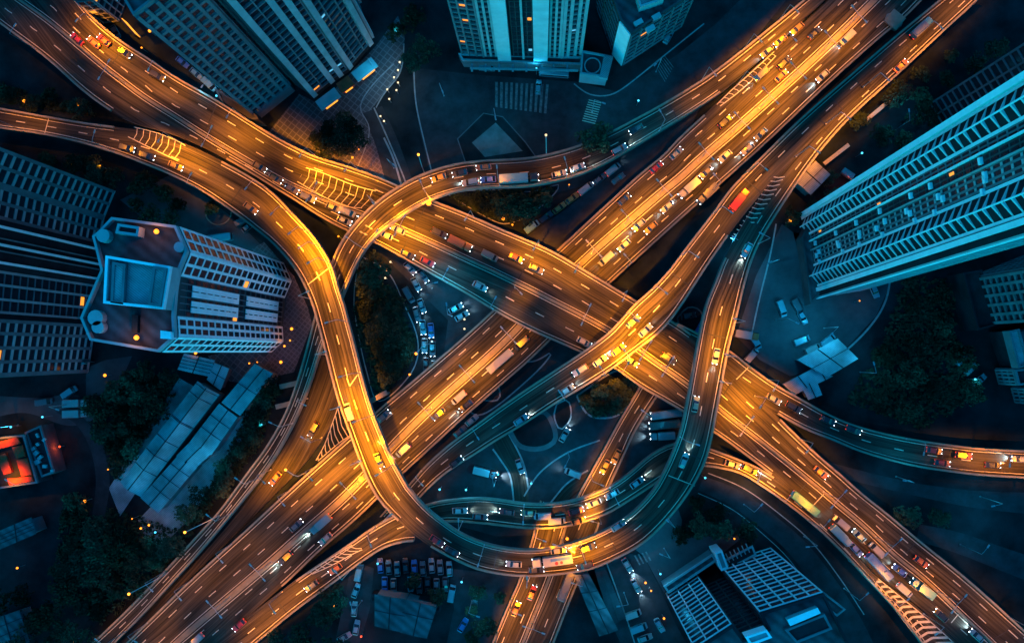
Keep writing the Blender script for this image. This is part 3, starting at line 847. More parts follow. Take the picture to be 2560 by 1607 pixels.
# ------------------------------------------------------------------ buildings
class Building:
    def __init__(self, name, label, cat='building', base=None):
        self.root = thing(name, label, cat, base or (0, 0, 0))
        self.mb = {}
        self.win = []
    def m(self, part, material):
        return self.mb.setdefault((part, material), MB())
    def block(self, poly_px, z0, z1, wall='grey', roof='roof', parapet=.9, zref=0.0, world=None, pm=None):
        """An extruded block from a pixel outline traced at height zref; returns its world outline, counter-clockwise."""
        pts = world or [P(x, y, zref) for x, y in poly_px]
        a = sum(pts[i].x * pts[(i + 1) % len(pts)].y - pts[(i + 1) % len(pts)].x * pts[i].y for i in range(len(pts)))
        if a < 0: pts = pts[::-1]
        n = len(pts)
        w = self.m('wall', wall)
        for i in range(n):
            p, q = pts[i], pts[(i + 1) % n]
            w.quad((p.x, p.y, z0), (q.x, q.y, z0), (q.x, q.y, z1), (p.x, p.y, z1))
        r = self.m('roof', roof)
        r.add([(p.x, p.y, z1) for p in pts], [tuple(range(n))])
        if parapet:
            inn = []
            for i in range(n):
                p0, p, p1 = pts[i - 1], pts[i], pts[(i + 1) % n]
                d0 = (p - p0); d0.z = 0; d0.normalize(); d1 = (p1 - p); d1.z = 0; d1.normalize()
                nn = Vector((-d0.y - d1.y, d0.x + d1.x, 0))
                k = .5 / max(.35, nn.length / 2) if nn.length > 1e-6 else .5
                inn.append(p + nn.normalized() * k)
            pb = self.m('roof_parapet', pm or wall)
            zt = z1 + parapet
            for i in range(n):
                j = (i + 1) % n
                a_, b_, c_, d_ = pts[i], pts[j], inn[j], inn[i]
                pb.quad((a_.x, a_.y, zt), (b_.x, b_.y, zt), (c_.x, c_.y, zt), (d_.x, d_.y, zt))
                pb.quad((a_.x, a_.y, z1 + .002), (b_.x, b_.y, z1 + .002), (b_.x, b_.y, zt), (a_.x, a_.y, zt))
                pb.quad((c_.x, c_.y, z1 + .002), (d_.x, d_.y, z1 + .002), (d_.x, d_.y, zt), (c_.x, c_.y, zt))
        return pts
    def face(self, p, q, z0, z1, bays, fh=3.0, pier=.5, band=.6, depth=.35, pm='white', bm_='white', win=True, ww=None, wh=1.7,
             fins=(), finw=1.2, find=1.2, finm='white', lit=.04, sill=.75):
        """Pilasters, floor bands, fins and window panes on the wall from p to q (outside on the right hand)."""
        p = Vector((p[0], p[1], 0)); q = Vector((q[0], q[1], 0))
        d = (q - p); Lh = d.length; d.normalize(); n = Vector((d.y, -d.x, 0))
        rz = math.atan2(d.y, d.x)
        pm_ = self.m('facade_lattice', pm); bd = self.m('facade_lattice', bm_)
        bw = Lh / bays
        nf = int((z1 - z0) / fh)
        if pier:
            for k in range(bays + 1):
                c = p + d * min(max(bw * k, pier / 2), Lh - pier / 2) + n * (depth / 2 + .003)
                pm_.box((c.x, c.y, (z0 + z1) / 2), (pier, depth, z1 - z0), rz)
        if band:
            for f in range(nf + 1):
                z = z0 + f * fh
                if z + band / 2 > z1 + .3: break
                c = p + d * Lh / 2 + n * (depth * .4 + .003)
                bd.box((c.x, c.y, z + .01), (Lh - .02, depth * .8, band), rz)
        for fx in fins:
            c = p + d * Lh * fx + n * (find / 2 + .005)
            self.m('fin', finm).box((c.x, c.y, (z0 + z1) / 2), (finw, find, z1 - z0 + .6), rz)
        if win:
            w_ = ww or (bw - pier) * .86
            for f in range(nf):
                for k in range(bays):
                    c = p + d * bw * (k + .5) + n * .05
                    self.win.append((Vector((c.x, c.y, z0 + f * fh + sill + wh / 2 + band / 4)), rz, w_, wh, lit))
    def finish(self, maxw=100):
        r = self.root
        pend = []
        for (part, material), mb in self.mb.items():
            adopt(mb.obj(part, M[material]), r)
        vis = []
        for w in self.win:
            x, y = proj(w[0])
            inside = -10 < x < 2570 and -10 < y < 1617
            nrm = Vector((math.sin(w[1]), -math.cos(w[1]), 0))
            facing = nrm.dot(Vector((0, 0, H)) - w[0]) > 0
            if facing and inside: vis.append(w)
        vis.sort(key=lambda w: -w[0].z)
        cache = {}
        rest = {}
        for i, (c, rz, ww, wh, lit) in enumerate(vis):
            mt = 'glass'
            u = random.random()
            if u < lit * .6:
                mt = 'litwarm' if u < lit * .4 else 'litcool'
            if i < maxw:
                key = (round(ww, 2), round(wh, 2), mt)
                if key not in cache:
                    mb = MB(); mb.box((0, 0, 0), (ww, .08, wh)); cache[key] = mb.mesh('window', M[mt])
                o = link('window', cache[key]); o.location = c; o.rotation_euler = (0, 0, rz)
                o.parent = r; o.matrix_parent_inverse = Matrix.Translation(-r.location)
            else:
                rest.setdefault(mt, MB()).box(c, (ww, .08, wh), rz)
        if rest:
            for k, mb in rest.items():
                o = adopt(mb.obj('window', M[k]), r); o['kind'] = 'stuff'
        return r

def fx(pts, k):                       # edge k of a counter-clockwise outline, outside on the right hand
    return pts[k], pts[(k + 1) % len(pts)]

def faces_in(pts, only=None):
    """Edges of a counter-clockwise outline that look towards the camera axis."""
    out = []
    for k in range(len(pts)):
        p, q = fx(pts, k)
        d = (q - p); n = Vector((d.y, -d.x, 0))
        m = (p + q) / 2
        if n.dot(Vector((-m.x, -m.y, 0))) > 0: out.append((k, d.length))
    return out

# --- the roofed tower left of the loop
HT = 74.0
b = Building('apartment_tower', 'teal apartment tower left of the loop, its whole many-cornered roof in view', 'tower', P(560, 720))
roof_px = [(253,580),(286,545),(446,566),(474,630),(449,690),(441,790),(444,842),(402,880),(232,851),(208,795),(259,676),(238,592)]
pts = b.block(roof_px, 0, HT, 'mid', 'roof', 1.3, HT, pm='pale')
for k, ln in faces_in(pts):
    p, q = fx(pts, k)
    c = (p + q) / 2
    x, y = proj((c.x, c.y, HT))
    if x < 330: continue
    if 690 < y < 780:                      # the recessed middle: a white lattice between dark strips
        b.face(p, q, 2, HT - 1, 6, 4.0, .2, .2, .12, 'grey', 'mid', True, lit=.02, wh=2.6)
        for t0, t1 in ((.12, .42), (.52, .82)):
            for zz0, zz1 in ((8, 34), (40, 68)):
                pp, qq = p.lerp(q, t0), p.lerp(q, t1)
                n_ = Vector(((q - p).y, -(q - p).x, 0)).normalized() * .35
                b.face(pp + n_, qq + n_, zz0, zz1, 3, 4.0, .55, .9, .2, 'white', 'white', False)
    elif ln > 4:
        b.face(p, q, 1, HT - .5, max(2, round(ln / 4.6)), 4.0, .6, .7, .1, 'white', 'white', True, lit=.02, wh=2.7)
# roof house with its bright rim
cage = b.block([(271,640),(432,667),(414,774),(265,759)], HT + .01, HT + 4.5, 'pale', 'tin', 1.2, HT + 4.5, pm='white')
b.block([(285,655),(318,661),(312,762),(280,757)], HT + 4.6, HT + 5.4, 'grey', 'tin', .3, HT + 5)
b.block([(390,666),(424,672),(408,768),(376,763)], HT + 4.6, HT + 6, 'grey', 'tin', .3, HT + 5)
b.block([(298,560),(352,568),(349,592),(292,584)], HT + .01, HT + 2.2, 'pale', 'darkroof', .5, HT + 2)
b.block([(404,826),(430,830),(432,848),(404,846)], HT + .01, HT + 2.6, 'white', 'white', 0, HT + 2)
b.block([(330,786),(346,788),(344,832),(330,830)], HT + .01, HT + 1.2, 'dark', 'darkroof', 0, HT + 1)
tk = b.m('roof_tank', 'pale')
for x, y, r_ in ((249,795,1.5),(255,818,1.2),(268,592,1.3),(456,620,1.0)):
    c = P(x, y, HT); tk.tube([(c.x, c.y, HT), (c.x, c.y, HT + 1.8)], r_, r_, 14)
b.finish(100)

# --- the broad dark tower at the far left
b = Building('apartment_tower', 'dark broad apartment tower cut by the left edge, rows of windows facing right', 'tower', P(150, 700))
HB = 96.0
pts = b.block([(290,478),(262,545),(250,610),(262,625),(250,700),(236,712),(228,800),(240,812),(222,930),(-60,945),(-80,420)], 0, HB, 'dark', 'roof', 1)
for k, ln in faces_in(pts):
    p, q = fx(pts, k); c = (p + q) / 2; x, y = proj(c)
    if ln < 3: continue
    if 612 < y < 705: b.face(p, q, 1, HB, 3, 3.2, .35, 0, .5, 'grey', 'grey', False, fins=(.03, .5, .97), finw=.6, find=.6, finm='white')
    elif y > 705 and y < 805: b.face(p, q, 1, HB, 3, 3.2, .6, .3, .3, 'pale', 'grey', True, lit=.02, wh=2.2)
    else: b.face(p, q, 1, HB, max(2, round(ln / 3.6)), 3.4, .8, 1.0, .2, 'grey', 'pale', True, lit=.02, wh=2.2)
b.finish(100)

# --- the finned tower at the top left
b = Building('office_tower', 'tall finned office tower at the top left with an orange lit entrance', 'tower', P(850, 150))
HF = 95.0
pts = b.block([(787,246),(837,205),(873,180),(932,112),(895,10),(800,-30),(680,60),(752,222)], 0, HF, 'dark', 'roof', 1)
for k, ln in faces_in(pts):
    p, q = fx(pts, k); c = (p + q) / 2; x, y = proj(c)
    if ln < 2.5: continue
    if y > 225 and x < 780: b.face(p, q, 4, HF, 1, 3.2, 1.0, .3, .4, 'mid', 'mid', False)
    else: b.face(p, q, 4, HF, max(1, round(ln / 3.4)), 3.2, .35, .45, .7, 'grey', 'grey', True, lit=.006,
                 fins=(.08, .92) if ln > 5 else (.5,), finw=1.5, find=1.3, finm='pale')
# lit entrance canopies along the foot
for (x0, y0), (x1, y1), m_, hgt in (((790,258),(838,222),'pale',5.2), ((842,214),(872,192),'redtile',5.4), ((880,186),(930,146),'pale',5.2)):
    p, q = P(x0, y0, hgt), P(x1, y1, hgt); d = (q - p).normalized(); n = Vector((d.y, -d.x, 0))
    mb = b.m('canopy', m_); c = (p + q) / 2 + n * 1.2
    mb.box((c.x, c.y, hgt), ((q - p).length, 3.2, .35), math.atan2(d.y, d.x))
    lt = b.m('canopy_light', 'canopylit'); c2 = (p + q) / 2 + n * 2.95
    lt.box((c2.x, c2.y, hgt - .1), ((q - p).length * .6, .28, .3), math.atan2(d.y, d.x))
b.finish(100)

b = Building('office_tower', 'lower gridded tower with square windows left of the tall finned tower', 'tower', P(620, 220))
HG = 78.0
pts = b.block([(648,300),(738,228),(690,120),(560,150)], 0, HG, 'grey', 'roof', 1)
for k, ln in faces_in(pts):
    p, q = fx(pts, k)
    if ln > 3: b.face(p, q, 6, HG, max(3, round(ln / 2.6)), 3.6, .8, 1.0, .5, 'grey', 'grey', True, lit=.01, wh=2.2)
b.block([(560,240),(600,318),(668,316),(655,296)], 0, 7, 'mid', 'darkroof', .6)
b.finish(100)

# --- the twin pillared tower at the top
b = Building('office_tower', 'tower at the top edge with two wide pale blue wall strips and a podium', 'tower', P(1315, 80))
HP = 88.0
pts = b.block([(1158,148),(1215,156),(1400,158),(1452,150),(1440,20),(1170,15)], 0, HP, 'dark', 'roof', 1)
for k, ln in faces_in(pts):
    p, q = fx(pts, k); c = (p + q) / 2; x, y = proj(c)
    if y < 120: continue
    if x < 1200: b.face(p, q, 4, HP, 3, 3.2, .5, .7, .5, 'grey', 'grey', True, lit=.12)
    elif x > 1405: b.face(p, q, 4, HP, 3, 3.2, .8, .9, .5, 'pale', 'grey', True, lit=.06)
    else:
        b.face(p, p.lerp(q, .17), 6, HP, 2, 3.2, .6, .7, .4, 'pale', 'grey', True, lit=.1)
        b.face(p.lerp(q, .17), p.lerp(q, .36), 6, HP, 1, 3.2, 0, 0, .4, win=False, fins=(.5,), finw=3.5, find=1.5, finm='balcony')
        b.face(p.lerp(q, .38), p.lerp(q, .64), 6, HP, 4, 3.2, .2, .25, .3, 'mid', 'mid', True, lit=.02, fins=(.52,), finw=.55, find=.9, finm='pale')
        b.face(p.lerp(q, .64), p.lerp(q, .84), 6, HP, 1, 3.2, 0, 0, .4, win=False, fins=(.5,), finw=3.7, find=1.5, finm='balcony')
        b.face(p.lerp(q, .84), q, 6, HP, 2, 3.2, .6, .7, .4, 'pale', 'grey', True, lit=.02)
# podium with an open frame
b.block([(1150,150),(1456,158),(1450,178),(1160,168)], 0, 5, 'grey', 'roof', .7, pm='pale')
fr = b.m('podium_frame', 'pale')
for x in range(1180, 1450, 34):
    c = P(x, 170, 5.6); fr.box(c, (.5, 2.0, .5), 0)
c = P(1310, 174, 6); fr.box(c, (29, .5, .5), -.03)
b.finish(100)

b = Building('kiosk', 'square flat roofed kiosk with a round roof opening beside the top tower', 'building', P(1492, 160))
b.block([(1454,128),(1532,143),(1517,196),(1450,187)], 0, 7, 'pale', 'roof', .8, 7)
c = P(1481, 166, 7)
mb = b.m('roof_opening', 'darkroof'); mb.tube([(c.x, c.y, 7.01), (c.x, c.y, 7.35)], 1.9, 1.9, 20)
mb = b.m('opening_rim', 'pale')
for k in range(20):
    a0 = 2 * PI * k / 20
    mb.box((c.x + 2.05 * math.cos(a0), c.y + 2.05 * math.sin(a0), 7.3), (.3, .68, .6), a0)
b.block([(1510,140),(1533,144),(1519,197),(1498,193)], 7.05, 8.6, 'pale', 'tin', 0, 8.6)
b.finish()

b = Building('office_block', 'mid rise block with one bright chamfered end right of the top tower', 'building', P(1600, 90))
HM = 25.0
pts = b.block([(1530,135),(1555,167),(1700,72),(1660,-40),(1560,-60),(1490,20)], 0, HM, 'mid', 'roof', 1.0)
for k, ln in faces_in(pts):
    p, q = fx(pts, k); c = (p + q) / 2; x, y = proj(c)
    if x > 1570: b.face(p, q, 2, HM, max(3, round(ln / 3)), 3.1, .25, .6, .35, 'grey', 'grey', True, lit=.02)
    elif x > 1525 and y > 120: b.face(p, q, 1, HM, 1, 3.2, 0, 0, .3, win=False, fins=(.5,), finw=ln - .3, find=.3, finm='white')
    else: b.face(p, q, 2, HM, 3, 3.1, .25, .5, .35, 'mid', 'grey', True, lit=.02)
b.block([(1600,20),(1660,0),(1640,-40),(1585,-30)], HM + .02, HM + 3, 'pale', 'tin', .4, HM + 3)
for x, y in ((1595, 60), (1640, 45), (1625, 75)):
    c = P(x, y, HM); b.m('roof_vent', 'pale').box((c.x, c.y, HM + .6), (2.2, 1.2, 1.2), .5)
b.finish(100)

# --- the big balconied tower at the right
b = Building('apartment_tower', 'huge pale blue apartment tower at the right with chevron balconies up its face', 'tower', P(2100, 640))
HR = 118.0
A0, A1 = P(2004, 534), P(2034, 744)
foot = [A0, A1, P(2150, 725), P(2330, 560), P(2230, 430)]
pts = b.block(None, 0, HR, 'dark', 'roof', 1, world=foot)
d = (A1 - A0); Lh = d.length; d.normalize()
n = Vector((d.y, -d.x, 0))
if n.dot(-A0) < 0: n = -n
rz = math.atan2(d.y, d.x)
def fpt(t, o=0.0): return A0 + d * Lh * t + n * o
fl = 3.05
def vbay(t0, t1, dep):
    p, q, m_ = fpt(t0), fpt(t1), fpt((t0 + t1) / 2, dep)
    z = 3.0; mb = MB()
    if True:
        for a_, c_ in ((p, m_), (m_, q)):
            e = (c_ - a_); ln = e.length; e.normalize(); nn = Vector((e.y, -e.x, 0))
            if nn.dot(n) < 0: nn = -nn
            mid = (a_ + c_) / 2 - nn * .25
            mb.box((mid.x, mid.y, z + .3), (ln, .42, .5), math.atan2(e.y, e.x))
    me = mb.mesh('balcony', M['balcony'])
    while z < HR:
        o = adopt(link('balcony', me), b.root); o.location.z = z - 3.0
        z += fl
    core = b.m('bay_wall', 'dark')
    core.prism([p + n * .01, q + n * .01, fpt((t0 + t1) / 2, dep - .55)], .02, HR)
    for (a_, c_) in ((p, m_), (m_, q)):
        e = (c_ - a_).normalized(); nn = Vector((e.y, -e.x, 0))
        if nn.dot(n) < 0: nn = -nn
        for f in range(1, int(HR / fl)):
            cc = a_.lerp(c_, .5) - nn * .5
            b.win.append((Vector((cc.x, cc.y, 3 + f * fl - 1.1)), math.atan2(e.y, e.x) + (PI if (e.y * n.x - e.x * n.y) < 0 else 0), (c_ - a_).length * .7, 1.5, .01))
    for pt_ in (p, q): b.m('bay_post', 'white').box((pt_.x, pt_.y, HR / 2), (.55, .55, HR), rz)
    b.m('bay_post', 'white').tube([(m_.x, m_.y, 2), (m_.x, m_.y, HR)], .16, .16, 6)
vbay(.06, .27, 1.5)
vbay(.64, .88, 1.8)
b.face(fpt(.27), fpt(.345), 2, HR, 2, fl, .3, .25, .3, 'mid', 'mid', True, lit=0) if False else None
def rface(t0, t1, bays, **kw):
    p, q = fpt(t0), fpt(t1)
    e = q - p
    if Vector((e.y, -e.x, 0)).dot(n) < 0: p, q = q, p
    b.face(p, q, 2, HR, bays, fl, **kw)
rface(.0, .055, 1, pier=0, band=0, win=False, fins=(.5,), finw=1.1, find=1.0, finm='white')
rface(.28, .36, 2, pier=.3, band=.5, depth=.12, pm='grey', bm_='grey', win=True, lit=.01, fins=(.98,), finw=.35, find=.6, finm='white')
rface(.37, .46, 2, pier=.3, band=.4, depth=.12, pm='mid', bm_='mid', win=True, lit=.02)
rface(.46, .62, 3, pier=.45, band=.7, depth=.12, pm='grey', bm_='pale', wh=2.2, win=True, lit=.01, fins=(.02,), finw=.3, find=.5, finm='pale')
rface(.89, 1.0, 1, pier=0, band=0, win=False, fins=(.3,), finw=1.0, find=.5, finm='white')
k = max(range(len(pts)), key=lambda i: (pts[i] - A1).length < .01 and 1 or 0)
pq = [(fx(pts, i)) for i in range(len(pts))]
for p, q in pq:                         # the south side wall strip
    if ((p - A1).length < .01 and (q - foot[2]).length < .01) or ((q - A1).length < .01 and (p - foot[2]).length < .01):
        b.face(p, q, 0, HR, 4, fl, .6, .5, .3, 'pale', 'pale', True, lit=0, fins=(.06,), finw=1.2, find=.5, finm='white')
b.block([(1990,600),(2012,560),(2034,742),(2012,765)], 0, 4.5, 'mid', 'roof', .8)
b.finish(100)
# air conditioners on its face are parts of the tower wall
for t in (.41, .52, .55, .63):
    for q_ in range(7):
        z = 8 + 14 * q_ + random.uniform(0, 6)
        c = fpt(t, .35); mb = MB(); mb.box((c.x, c.y, z), (1.2, .6, .8), rz)
        adopt(mb.obj('air_conditioner', M['white']), b.root)

SH = Matrix(((1, 0, .01, 0), (0, 1, .035, 0), (0, 0, 1, 0), (0, 0, 0, 1)))     # the tower leans a little to the north
for o in b.root.children: o.matrix_parent_inverse = Matrix.Translation(-b.root.location) @ SH
b = Building('apartment_tower', 'dim second tower behind the chevron balconied tower, cut by the right edge', 'tower', P(2420, 280))
pts = b.block([(2318,262),(2352,318),(2500,250),(2450,190)], 0, 84, 'dark', 'roof', 1)
for k, ln in faces_in(pts):
    p, q = fx(pts, k)
    b.face(p, q, 2, 88, max(2, round(ln / 3.2)), 3.2, .5, .6, .3, 'grey', 'grey', True, lit=0, wh=2.3)
for o in b.root.children: pass
b.finish(100)

# --- dark gridded tower at the far right
b = Building('office_tower', 'dark tower with a square window lattice cut by the right edge', 'tower', P(2450, 760))
HL = 62.0
pts = b.block([(2412,700),(2446,812),(2600,775),(2560,640)], 0, HL, 'dark', 'roof', 1)
for k, ln in faces_in(pts):
    p, q = fx(pts, k)
    b.face(p, q, 2, HL, max(4, round(ln / 2.6)), 3.0, .75, .9, .5, 'grey', 'grey', True, lit=0)
b.block([(2366,690),(2412,682),(2448,815),(2402,828)], 0, 9, 'dark', 'darkroof', .8)
b.finish(100)
b = Building('office_block', 'low dark stepped block below the latticed tower at the right edge', 'building', P(2500, 900))
pts = b.block([(2470,830),(2590,800),(2600,900),(2500,920)], 0, 14, 'dark', 'roof', .8)
b.block([(2510,828),(2536,822),(2562,912),(2534,920)], 14.02, 17, 'grey', 'tin', .5, 15)
for x0, y0, x1, y1 in ((2485, 922, 2560, 912), (2525, 968, 2600, 958)):
    pp = b.block([(x0, y0), (x1 + 30, y1), (x1 + 34, y1 + 36), (x0 + 10, y0 + 38)], 0, 10, 'mid', 'darkroof', .8, pm='grey')
    for k, ln in faces_in(pp):
        p, q = fx(pp, k)
        if ln > 4: b.face(p, q, 1, 10, 4, 3.0, .5, .6, .3, 'grey', 'grey', True, lit=0)
b.finish(100)

# --- lattice fronted tower at the bottom right
b = Building('apartment_tower', 'pale blue tower at the bottom right with ladder like balcony lattice', 'tower', P(1800, 1450))
HQ = 46.0
u0, u1 = P(1664, 1482), P(1925, 1400)
pts = b.block([(1664,1482),(1740,1432),(1762,1462),(1812,1440),(1796,1408),(1925,1368),(2020,1560),(1760,1660)], 0, HQ, 'dark', 'roof', 1.0)
for k, ln in faces_in(pts):
    p, q = fx(pts, k); c = (p + q) / 2; x, y = proj(c)
    if ln < 2.2: continue
    if ln > 7: b.face(p, q, 1, HQ, max(3, round(ln / 3.0)), 3.2, .3, .35, .3, 'white', 'white', True, lit=0, wh=2.5)
    else: b.face(p, q, 1, HQ, 2, 3.0, .3, .3, .3, 'mid', 'mid', True, lit=0)
rr = [P(x, y, HQ + 2) for x, y in ((1968,1548),(2044,1518),(2052,1532),(1976,1564))]
b.block(None, HQ + .05, HQ + 2, 'pale', 'white', 0, world=rr)
b.block([(1862,1590),(1916,1572),(1930,1592),(1876,1612)], HQ + .05, HQ + 3, 'white', 'pale', .3, HQ + 3)
b.block([(1960,1572),(2060,1532),(2080,1570),(1990,1606)], HQ + .05, HQ + 1.2, 'grey', 'darkroof', .3, HQ + 1)
b.finish(100)
b = Building('entrance_block', 'low entrance block with a glazed ladder roof in front of the lattice tower', 'building', P(1800, 1380))
b.block([(1652,1452),(1772,1372),(1782,1390),(1664,1470)], 0, 5, 'grey', 'roof', .6, pm='pale')
b.block([(1772,1364),(1790,1358),(1806,1402),(1788,1408)], 0, 8, 'white', 'pale', .4)
b.block([(1800,1388),(1870,1352),(1880,1376),(1812,1412)], 0, 5, 'dark', 'darkroof', .4, pm='pale')
for i in range(7):
    p = P(1804 + 10 * i, 1388 - 5 * i, 5.6); q = P(1814 + 10 * i, 1410 - 5 * i, 5.6)
    b.m('roof_rib', 'pale').tube([p, q], .16, .16, 5)
b.finish()
b = Building('terrace', 'long flat roofed terrace strip right of the lattice tower', 'building', P(2000, 1480))
b.block([(1905,1385),(1930,1378),(2098,1508),(2076,1526)], 0, 5, 'grey', 'roof', .5)
b.finish()

# --- sheds
def shed(label, quad, z, ridge=True, seams=(), m='tin', lm=None):
    b = Building('shed', label, 'shed', P(*quad[0]))
    q = [P(x, y, z) for x, y in quad]
    w = [Vector((p.x, p.y, 0)) for p in q]
    wl = b.m('wall', 'grey')
    for i in range(4):
        p, r = w[i], w[(i + 1) % 4]
        wl.quad((p.x, p.y, 0), (r.x, r.y, 0), (r.x, r.y, z), (p.x, p.y, z))
    rf = b.m('roof', m)
    e = (q[1] - q[0]).normalized() * .4; f = (q[3] - q[0]).normalized() * .5
    c0, c1, c2, c3 = q[0] - e - f, q[1] + e - f, q[2] + e + f, q[3] - e + f
    up = Vector((0, 0, 1.6 if ridge else .3))
    r0 = (c0 + c1) / 2 + up; r1 = (c3 + c2) / 2 + up
    rf.quad(c0, r0, r1, c3); rf.quad(r0, c1, c2, r1)
    rf.add([c0, c1, r0, c3, c2, r1], [(0, 1, 2), (4, 3, 5)])
    cp = b.m('ridge_cap', 'darkroof')
    cp.tube([r0 + Vector((0, 0, .05)), r1 + Vector((0, 0, .05))], .14, .14, 5)
    for t in seams:
        a_, m_, d_ = c0.lerp(c3, t), r0.lerp(r1, t), c1.lerp(c2, t)
        u = Vector((0, 0, .04))
        b.m('roof_seam', 'darkroof').tube([a_ + u, m_ + u, d_ + u], .1, .1, 4)
    return b.finish()
shed('long double pitched shed left of its shorter neighbour sheds', [(494,958),(543,988),(352,1236),(306,1203)], 6, True, (.02, .1, .33, .34, .52, .66, .8))
shed('square ended shed nearest the paved plaza below the roofed tower', [(637,914),(676,935),(600,1034),(560,1004)], 6, False, (.5,))
shed('patched roof shed in the middle of the right hand row', [(548,1014),(588,1044),(528,1132),(482,1100)], 6, False, (.3, .62))
shed('short shed with a round vent at the lower part of the right hand row', [(478,1106),(520,1136),(488,1166),(446,1138)], 6, False, ())
shed('lowest long shed of the right hand row, ending in a dark gap', [(446,1142),(486,1170),(396,1276),(357,1242)], 6, False, (.2, .45, .7))
shed('small ribbed shed under the orange lamp by the roofed tower', [(462,888),(532,904),(520,936),(449,920)], 4, False, (.2, .4, .6, .8))
shed('small plain shed beside the ribbed one', [(538,912),(568,924),(550,970),(522,946)], 4, False, (.5,))
shed('grey roofed kiosk right of the big tower by parked vans', [(2000,900),(2095,850),(2138,896),(2068,938)], 5, False, (.5,))
shed('long narrow shed behind the parked vans at the right', [(1964,962),(2032,926),(2042,948),(1985,984)], 4, False, ())
shed('small lean-to shed at the end of the narrow shed', [(2008,968),(2040,956),(2050,984),(2022,994)], 4, False, ())
shed('flat roofed garage between the grey kiosk and the narrow shed', [(2040,928),(2066,940),(2078,934),(2046,956)], 4, False, ())
shed('flat roofed pavilion beside the exit of the top right flyover', [(1992,452),(2040,408),(2070,436),(2026,482)], 5, False, (.5,))
shed('large flat roofed hall with two roof halves at the bottom', [(940,1490),(1012,1502),(1004,1575),(940,1560)], 8, False, (.5,), 'roof')
shed('flat roofed hall joined to the right of the large bottom hall', [(1014,1502),(1088,1520),(1064,1590),(1004,1576)], 8, False, (.4,), 'roof')
shed('low flat building under the flyover at the bottom centre', [(1440,1440),(1470,1438),(1540,1570),(1500,1585)], 5, False, (.3, .6), 'roof')
shed('narrow flat building left of the bottom right street', [(1490,1425),(1510,1420),(1560,1540),(1530,1555)], 4, False, (.5,), 'darkroof')
shed('narrow lit roof at the lower left edge', [(0,1330),(75,1298),(88,1330),(0,1368)], 6, False, (.3, .5, .7), 'roof')
shed('pale striped roof in the lower left corner', [(-20,1552),(45,1530),(70,1600),(0,1640)], 6, False, (.25, .5, .75), 'roof')
shed('long low roof under the broad left tower', [(0,892),(120,884),(215,905),(0,925)], 5, False, (.5,), 'tin')

b = Building('red_roofed_house', 'house with a patched red roof at the left edge', 'house', P(30, 1150))
b.block([(-40,1096),(64,1086),(98,1206),(-20,1224)], 0, 7, 'mid', 'darkroof', .8, 7, pm='grey')
for q_ in ([(-30,1112),(44,1092),(52,1108),(-30,1130)], [(30,1118),(56,1112),(64,1140),(42,1146)], [(42,1150),(68,1144),(80,1186),(54,1190)], [(-10,1140),(14,1132),(30,1180),(10,1186)], [(18,1196),(80,1190),(84,1202),(24,1212)]):
    b.block(q_, 7.05, 8.2, 'redtile', 'redtile', 0, 8)
b.finish()
b = Building('house', 'dark terrace with a cluttered roof right of the red roofed house', 'house', P(110, 1150))
b.block([(64,1080),(104,1062),(138,1180),(106,1192)], 0, 6, 'mid', 'darkroof', .6, 6, pm='grey')
for i in range(9):
    c = P(76 + random.uniform(0, 36) + i * 2.5, 1088 + i * 11, 6.5); b.m('roof_clutter', 'pale').box((c.x, c.y, 6.4), (random.uniform(.6, 1.6), random.uniform(.5, 1.2), .8), random.random())
b.finish()
b = Building('block', 'dark car park block with a row of bays at the bottom', 'building', P(1020, 1440))
b.block([(935,1475),(1110,1495),(1104,1520),(930,1495)], 0, 3.2, 'dark', 'darkroof', .4)
b.finish()
b = Building('annex', 'unlit annex corner at the top left edge of the hatched flyover', 'building', P(330, 20))
pts = b.block([(205,-30),(262,60),(300,55),(330,-30)], 0, 16, 'mid', 'roof', .6)
for k, ln in faces_in(pts):
    p, q = fx(pts, k)
    if ln > 3: b.face(p, q, 1, 16, max(2, int(ln / 2)), 3.0, .3, .3, .3, 'pale', 'grey', True, lit=.1)
b.finish()
b = Building('billboard', 'bright amber billboard standing by the wide flyover at the upper left', 'billboard', P(330, 75))
p, q = P(306, 52, 7), P(340, 90, 7); d_ = (q - p).normalized(); c = (p + q) / 2
b.m('post', 'metal').tube([(c.x, c.y, 0), (c.x, c.y, 5)], .3, .3, 8)
b.m('board', 'dark').box((c.x, c.y, 6.5), ((q - p).length + .4, .5, 3.4), math.atan2(d_.y, d_.x))
nn = Vector((d_.y, -d_.x, 0)); nn = nn if nn.dot(-c) > 0 else -nn
b.m('panel', 'canopylit').box((c.x + nn.x * .35, c.y + nn.y * .35, 6.5), ((q - p).length, .16, 3.0), math.atan2(d_.y, d_.x))
b.finish()

# ------------------------------------------------------------------ street lamps
def spot(parent, loc, power, col, size=150, blend=1.0, r=.25, name='lamp_light', rot=None):
    l = bpy.data.lights.new(name, 'SPOT')
    l.energy = power; l.color = col; l.spot_size = rad(size); l.spot_blend = blend; l.shadow_soft_size = r
    o = bpy.data.objects.new(name, l); COL.objects.link(o)
    o.parent = parent; o.location = loc
    if rot: o.rotation_euler = rot
    return o

